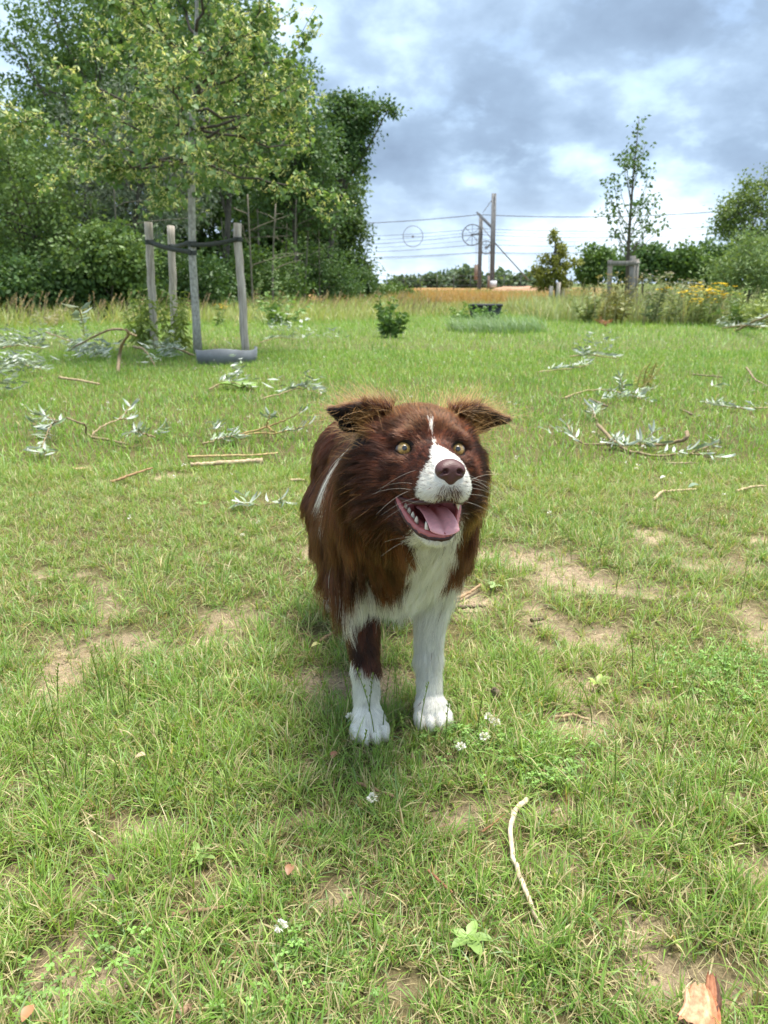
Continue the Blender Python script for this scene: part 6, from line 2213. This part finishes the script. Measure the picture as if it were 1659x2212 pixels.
    for k, t_ in enumerate(tt):
        g = (tipg * (1 - w) * t_ ** 2.2)[:, None]
        CC[:, k] = base * (1 - g) + GOLD * g
    rad = np.where(wh > .5, .00026, .00034)
    rad = np.where(ear | top, .00017, rad)
    RR = rad[:, None] * np.clip(1.05 - .9 * tt ** 2.2, .12, 1)[None, :]

    # stray long hairs on ears, crown and ruff, and whiskers
    def hair_obj(name, X, CC, RR, mat, label=None):
        n, K = X.shape[:2]
        hc = bpy.data.hair_curves.new(name)
        hc.add_curves([K] * n)
        hc.attributes['position'].data.foreach_set('vector', X.reshape(-1).astype(np.float32))
        ra = hc.attributes.get('radius') or hc.attributes.new('radius', 'FLOAT', 'POINT')
        ra.data.foreach_set('value', RR.reshape(-1).astype(np.float32))
        ca = hc.attributes.new('col', 'FLOAT_COLOR', 'POINT')
        c4 = np.ones((n * K, 4), np.float32); c4[:, :3] = CC.reshape(-1, 3)
        ca.data.foreach_set('color', c4.ravel())
        ob = link(name, hc, root, None)
        hc.materials.append(mat)
        ob['kind'] = 'stuff'
        return ob

    m, t = new_mat('fur')
    a = t.nodes.new('ShaderNodeAttribute'); a.attribute_name = 'col'
    hb = t.nodes.new('ShaderNodeBsdfHairPrincipled')
    hb.parametrization = 'COLOR'
    hb.inputs['Roughness'].default_value = .30
    hb.inputs['Radial Roughness'].default_value = .55
    hb.inputs['Random Roughness'].default_value = .2
    df = t.nodes.new('ShaderNodeBsdfDiffuse')
    mx_ = t.nodes.new('ShaderNodeMixShader')
    mx_.inputs[0].default_value = .50
    o = t.nodes.new('ShaderNodeOutputMaterial')
    t.links.new(a.outputs['Color'], hb.inputs['Color'])
    t.links.new(a.outputs['Color'], df.inputs['Color'])
    t.links.new(hb.outputs[0], mx_.inputs[1]); t.links.new(df.outputs[0], mx_.inputs[2])
    t.links.new(mx_.outputs[0], o.inputs[0])
    hair_obj('fur', X, CC, RR, m)

    # flyaways
    cand = np.where((ear & ~inner & (rng.random(n) < .10)) | (top & (rng.random(n) < .06)) | ((wh > .3) & (chk > .5) & (rng.random(n) < np.where(x > 0, .035, .012))) | ((wh > .5) & (z > .045) & (rng.random(n) < .02)))[0]
    q = cand
    k = len(q)
    d0 = unit(tg[q] * .5 + Nn[q] * .8 + UZ * .35 + rng.normal(0, .35, (k, 3)))
    d1 = unit(d0 + rng.normal(0, .5, (k, 3)) + tg[q] * .6 - UZ * .1)
    Lf = rng.uniform(.02, .055, k)
    XF = np.empty((k, K, 3))
    for i, t_ in enumerate(tt):
        XF[:, i] = P[q] + (d0 * (t_ - .5 * t_ * t_)[..., None] + d1 * (.5 * t_ * t_)) * Lf[:, None]
    CF = np.repeat((GOLD * rng.uniform(.6, 1.3, (k, 1)))[:, None, :], K, 1)  # gold colour imitates back light glowing through the stray hairs
    hair_obj('stray_hair', XF, CF, np.full((k, K), .00015) * np.linspace(1, .4, K), m)
    wq = np.where((wh > .5) & (y > .035) & (y < .07) & (np.abs(x) > .018) & (z < -.03))[0]
    wq = rng.choice(wq, 16, replace=False)
    d0 = unit(HX * np.sign(x[wq])[:, None] * 1.0 - HY * .35 + rng.normal(0, .25, (16, 3)))
    XW = np.stack([P[wq] + d0 * (.055 * t_) - UZ * (.018 * t_ * t_) for t_ in tt], 1)
    hair_obj('whiskers', XW, np.broadcast_to(np.array([.55, .5, .42]), (16, K, 3)), np.full((16, K), .00016) * np.linspace(1, .3, K), m)

    # ---------------------------------------------------------------- eyes, nose, mouth
    for s in (-1, 1):
        c = Hd(.0375 * s, -.0070, -.0006)
        look = unit(HY * .8 + _B * .5 + UZ * .10)
        n1, n2 = 40, 28
        th = np.linspace(0, math.pi, n2)
        ph = np.arange(n1) * 2 * math.pi / n1
        zax = look; xax = unit(np.cross(UZ, zax)); yax = np.cross(zax, xax)
        Vv, Cc = [], []
        for q in th:
            r = .0122 + .0010 * max(0, math.cos(q)) ** 10
            for f in ph:
                Vv.append(c + r * (math.sin(q) * math.cos(f) * xax + math.sin(q) * math.sin(f) * yax + math.cos(q) * zax))
                dq = math.degrees(q)
                if dq < 15: cl = (.006, .006, .007)
                elif dq < 52:
                    k = .75 + .5 * (.5 + .5 * math.sin(f * 17 + 3 * math.sin(f * 5)))
                    cl = (.40 * k, .25 * k, .075 * k) if dq < 46 else (.20, .10, .03)
                elif dq < 70: cl = (.02, .012, .01)
                else: cl = (.05, .032, .025)
                Cc.append(cl)
        Q = [(i * n1 + j, i * n1 + (j + 1) % n1, (i + 1) * n1 + (j + 1) % n1, (i + 1) * n1 + j) for i in range(n2 - 1) for j in range(n1)]
        mm, tt_ = (bpy.data.materials.get('eye'), None)
        if mm is None:
            mm, tn = new_mat('eye')
            aa = tn.nodes.new('ShaderNodeAttribute'); aa.attribute_name = 'col'
            pp = tn.nodes.new('ShaderNodeBsdfPrincipled'); pp.inputs['Roughness'].default_value = .25
            pp.inputs['Coat Weight'].default_value = 1.0; pp.inputs['Coat Roughness'].default_value = .03
            oo = tn.nodes.new('ShaderNodeOutputMaterial')
            tn.links.new(aa.outputs['Color'], pp.inputs['Base Color']); tn.links.new(pp.outputs[0], oo.inputs[0])
        link('eye', mesh_np('eye', np.array(Vv), np.array(Q), np.array(Cc), True), root, mm)

    c = Hd(0, .095, -.034)
    S = SDF(c - .034, c + .034, .0011)
    S.d[:] = .02
    S.ell(Hd(0, .091, -.0325), (.0175, .015, .0135), HAX, .003)
    for s in (-1, 1):
        S.ell(Hd(.0098 * s, .095, -.0355), (.0090, .0110, .0095), HAX, .005)
    S.ell(Hd(0, .093, -.044), (.008, .009, .009), HAX, .006)
    for s in (-1, 1):
        S.ell(Hd(.0088 * s, .1070, -.0362), (.0038, .0085, .0033), HAX, .002, cut=True)
        S.cap(Hd(.0105 * s, .106, -.038), Hd(.0180 * s, .098, -.0405), .0020, .0015, .002, cut=True)
    S.cap(Hd(0, .1085, -.037), Hd(0, .104, -.056), .0009, .0011, .002, cut=True)
    Vn, Fn = S.surface()
    hn = to_head(Vn)
    nm, tn = new_mat('nose_leather')
    pp = tn.nodes.new('ShaderNodeBsdfPrincipled'); pp.inputs['Base Color'].default_value = (.085, .032, .030, 1)
    pp.inputs['Roughness'].default_value = .48; pp.inputs['Specular IOR Level'].default_value = .45
    vt = tn.nodes.new('ShaderNodeTexVoronoi'); vt.inputs['Scale'].default_value = 700
    bp = tn.nodes.new('ShaderNodeBump'); bp.inputs['Strength'].default_value = .35; bp.inputs['Distance'].default_value = .0006
    tcn = tn.nodes.new('ShaderNodeTexCoord')
    oo = tn.nodes.new('ShaderNodeOutputMaterial')
    tn.links.new(tcn.outputs['Object'], vt.inputs['Vector']); tn.links.new(vt.outputs['Distance'], bp.inputs['Height'])
    tn.links.new(bp.outputs[0], pp.inputs['Normal']); tn.links.new(pp.outputs[0], oo.inputs[0])
    link('nose', mesh_np('nose', Vn, Fn, None, True), root, nm)

    def wet(name, col, rough=.3, bumpy=900, col2=None):
        m = noise_mat(name, tuple(np.array(col) * .85), tuple(np.minimum(np.array(col2 or col) * 1.12, 1)), 160, rough, .25, spec=.5, dist=.0008)
        p = [q for q in m.node_tree.nodes if q.type == 'BSDF_PRINCIPLED'][0]
        p.inputs['Subsurface Weight'].default_value = .12
        p.inputs['Subsurface Radius'].default_value = (.006, .002, .0015)
        p.inputs['Subsurface Scale'].default_value = .3
        return m
    M_LIP = wet('gum', (.40, .115, .105), .30)
    M_TONG = wet('tongue', (.76, .36, .365), .38)
    M_TOOTH = noise_mat('tooth', (.66, .58, .42), (.80, .75, .62), 120, .3, .05)
    # lower lip: a fleshy rim from corner to corner
    cur = np.array([(-.0455, -.008, -.0670), (-.0430, .004, -.079), (-.0370, .018, -.0940), (-.0285, .033, -.1075), (-.0170, .0455, -.1155), (-.002, .050, -.1180), (.0125, .0455, -.1155), (.0225, .033, -.1075), (.0310, .018, -.0940), (.0375, .004, -.079), (.0400, -.008, -.0670)])
    tq = np.linspace(0, 10, 61)
    cu_ = np.stack([np.interp(tq, np.arange(11), cur[:, i]) for i in range(3)], 1)
    for _ in range(6):
        cu_[1:-1] = (cu_[:-2] + 2 * cu_[1:-1] + cu_[2:]) / 4
    mb = MB()
    rl = (.0030 + .0024 * np.sin(np.linspace(0, math.pi, 61))) * (1 + .10 * np.sin(np.linspace(0, 37, 61)) + rng.normal(0, .06, 61))
    mb.tube(HE + cu_ @ HM.T, rl, 12, None, jitter=.22)
    mb.build('lower_lip', M_LIP, root, True)
    mb = MB()
    mb.tube(HE + (cu_ + np.array([0, .0012, -.0036]) + cu_ * np.array([.05, 0, 0])) @ HM.T, rl * .72, 8, None, jitter=.3)
    mb.build('lip_edge', noise_mat('lip_edge', (.035, .014, .012), (.075, .03, .026), 90, .35, .2), root, True)
    up = np.array([(-.0455, -.010, -.0660), (-.041, .008, -.0690), (-.035, .028, -.0725), (-.029, .052, -.0745), (-.020, .072, -.0740), (0, .081, -.0715), (.020, .072, -.0740), (.028, .052, -.0745), (.033, .028, -.0725), (.038, .008, -.0690), (.0400, -.010, -.0660)])
    cu_ = np.stack([np.interp(tq, np.arange(11), up[:, i]) for i in range(3)], 1)
    for _ in range(6):
        cu_[1:-1] = (cu_[:-2] + 2 * cu_[1:-1] + cu_[2:]) / 4
    mb = MB(); mb.tube(HE + cu_ @ HM.T, .0026, 8); mb.build('upper_lip', noise_mat('lip_dark', (.05, .02, .018), (.09, .04, .035), 100, .4, .1), root, True)
    # tongue: runs forward over the jaw and hangs past the front teeth
    path = np.array([(.001, -.03, -.080), (.002, .0, -.0835), (.003, .022, -.0905), (.004, .038, -.1000), (.0045, .049, -.1085), (.005, .0545, -.1165)])
    ts = np.linspace(0, 5, 36)
    pc = np.stack([np.interp(ts, np.arange(6), path[:, i]) for i in range(3)], 1)
    for _ in range(8):
        pc[1:-1] = (pc[:-2] + 2 * pc[1:-1] + pc[2:]) / 4
    Vt, Qt = [], []
    ns = 20
    for i, q in enumerate(pc):
        f = i / 35
        wv = .0205 * min(1, (1 - f) * 9 + .02) ** .45 * (.92 + .1 * math.sin(f * 3))
        tan = unit(pc[min(i + 1, 35)] - pc[max(i - 1, 0)])
        up_ = unit(np.cross(np.array([1.0, 0, 0]), tan))
        for k in range(ns):
            a_ = 2 * math.pi * k / ns
            xx = math.cos(a_)
            yy = math.sin(a_)
            hgt = (.0042 * yy) - (.0052 * math.exp(-(xx / .12) ** 2) if yy > 0 else 0) + .0028 * xx * xx
            Vt.append(q + np.array([1, 0, 0]) * xx * wv + up_ * hgt * min(1, (1 - f) * 6 + .15))
    for i in range(35):
        for k in range(ns):
            Qt.append((i * ns + k, i * ns + (k + 1) % ns, (i + 1) * ns + (k + 1) % ns, (i + 1) * ns + k))
    Qt = np.array(Qt)
    V_ = np.array(Vt)
    V_ = np.vstack([V_, V_[-ns:].mean(0)])
    Tt = np.array([(35 * ns + k, 35 * ns + (k + 1) % ns, len(V_) - 1) for k in range(ns)])
    link('tongue', mesh_np('tongue', HE + V_ @ HM.T, [Tt, Qt], None, True), root, M_TONG)
    # mouth floor and palate lining are the body; teeth
    teeth = [((-.0165, .042, -.1150), (-.0190, .0455, -.0985), .0030), ((.0130, .042, -.1150), (.0150, .0455, -.1000), .0028),
             ((.0200, .058, -.070), (.0212, .059, -.0835), .0028), ((.0255, .044, -.070), (.0260, .045, -.0790), .0028), ((.0285, .032, -.070), (.0290, .032, -.0780), .0030)]
    for k in range(4):
        yy = .026 - .0105 * k
        teeth.append(((-.0275 - .0026 * k, yy, -.1010 + .0062 * k), (-.0268 - .0026 * k, yy + .001, -.0915 + .0060 * k), .0031))
    for (a_, b_, r) in teeth:
        mb = MB()
        a_, b_ = Hd(*a_), Hd(*b_)
        mb.tube(np.array([a_, a_ * .6 + b_ * .4, a_ * .25 + b_ * .75, b_]), [r, r * .95, r * .6, r * .12], 8)
        mb.build('tooth', M_TOOTH, root, True)
    # claws
    for s, fu in ((-1, .015), (1, -.012)):
        for (du, dv) in ((.040, -.021), (.050, -.008), (.050, .008), (.040, .021)):
            mb = MB()
            a_ = D(fu + du + .012, .062 * s + dv, .014); b_ = D(fu + du + .021, .062 * s + dv, .004)
            mb.tube(np.array([a_, a_ * .4 + b_ * .6 + [0, 0, .002], b_]), [.0026, .002, .0006], 7, (1.2, 1.1, 1.0))
            mb.build('claw', M_TWIG, root, True)


dog()
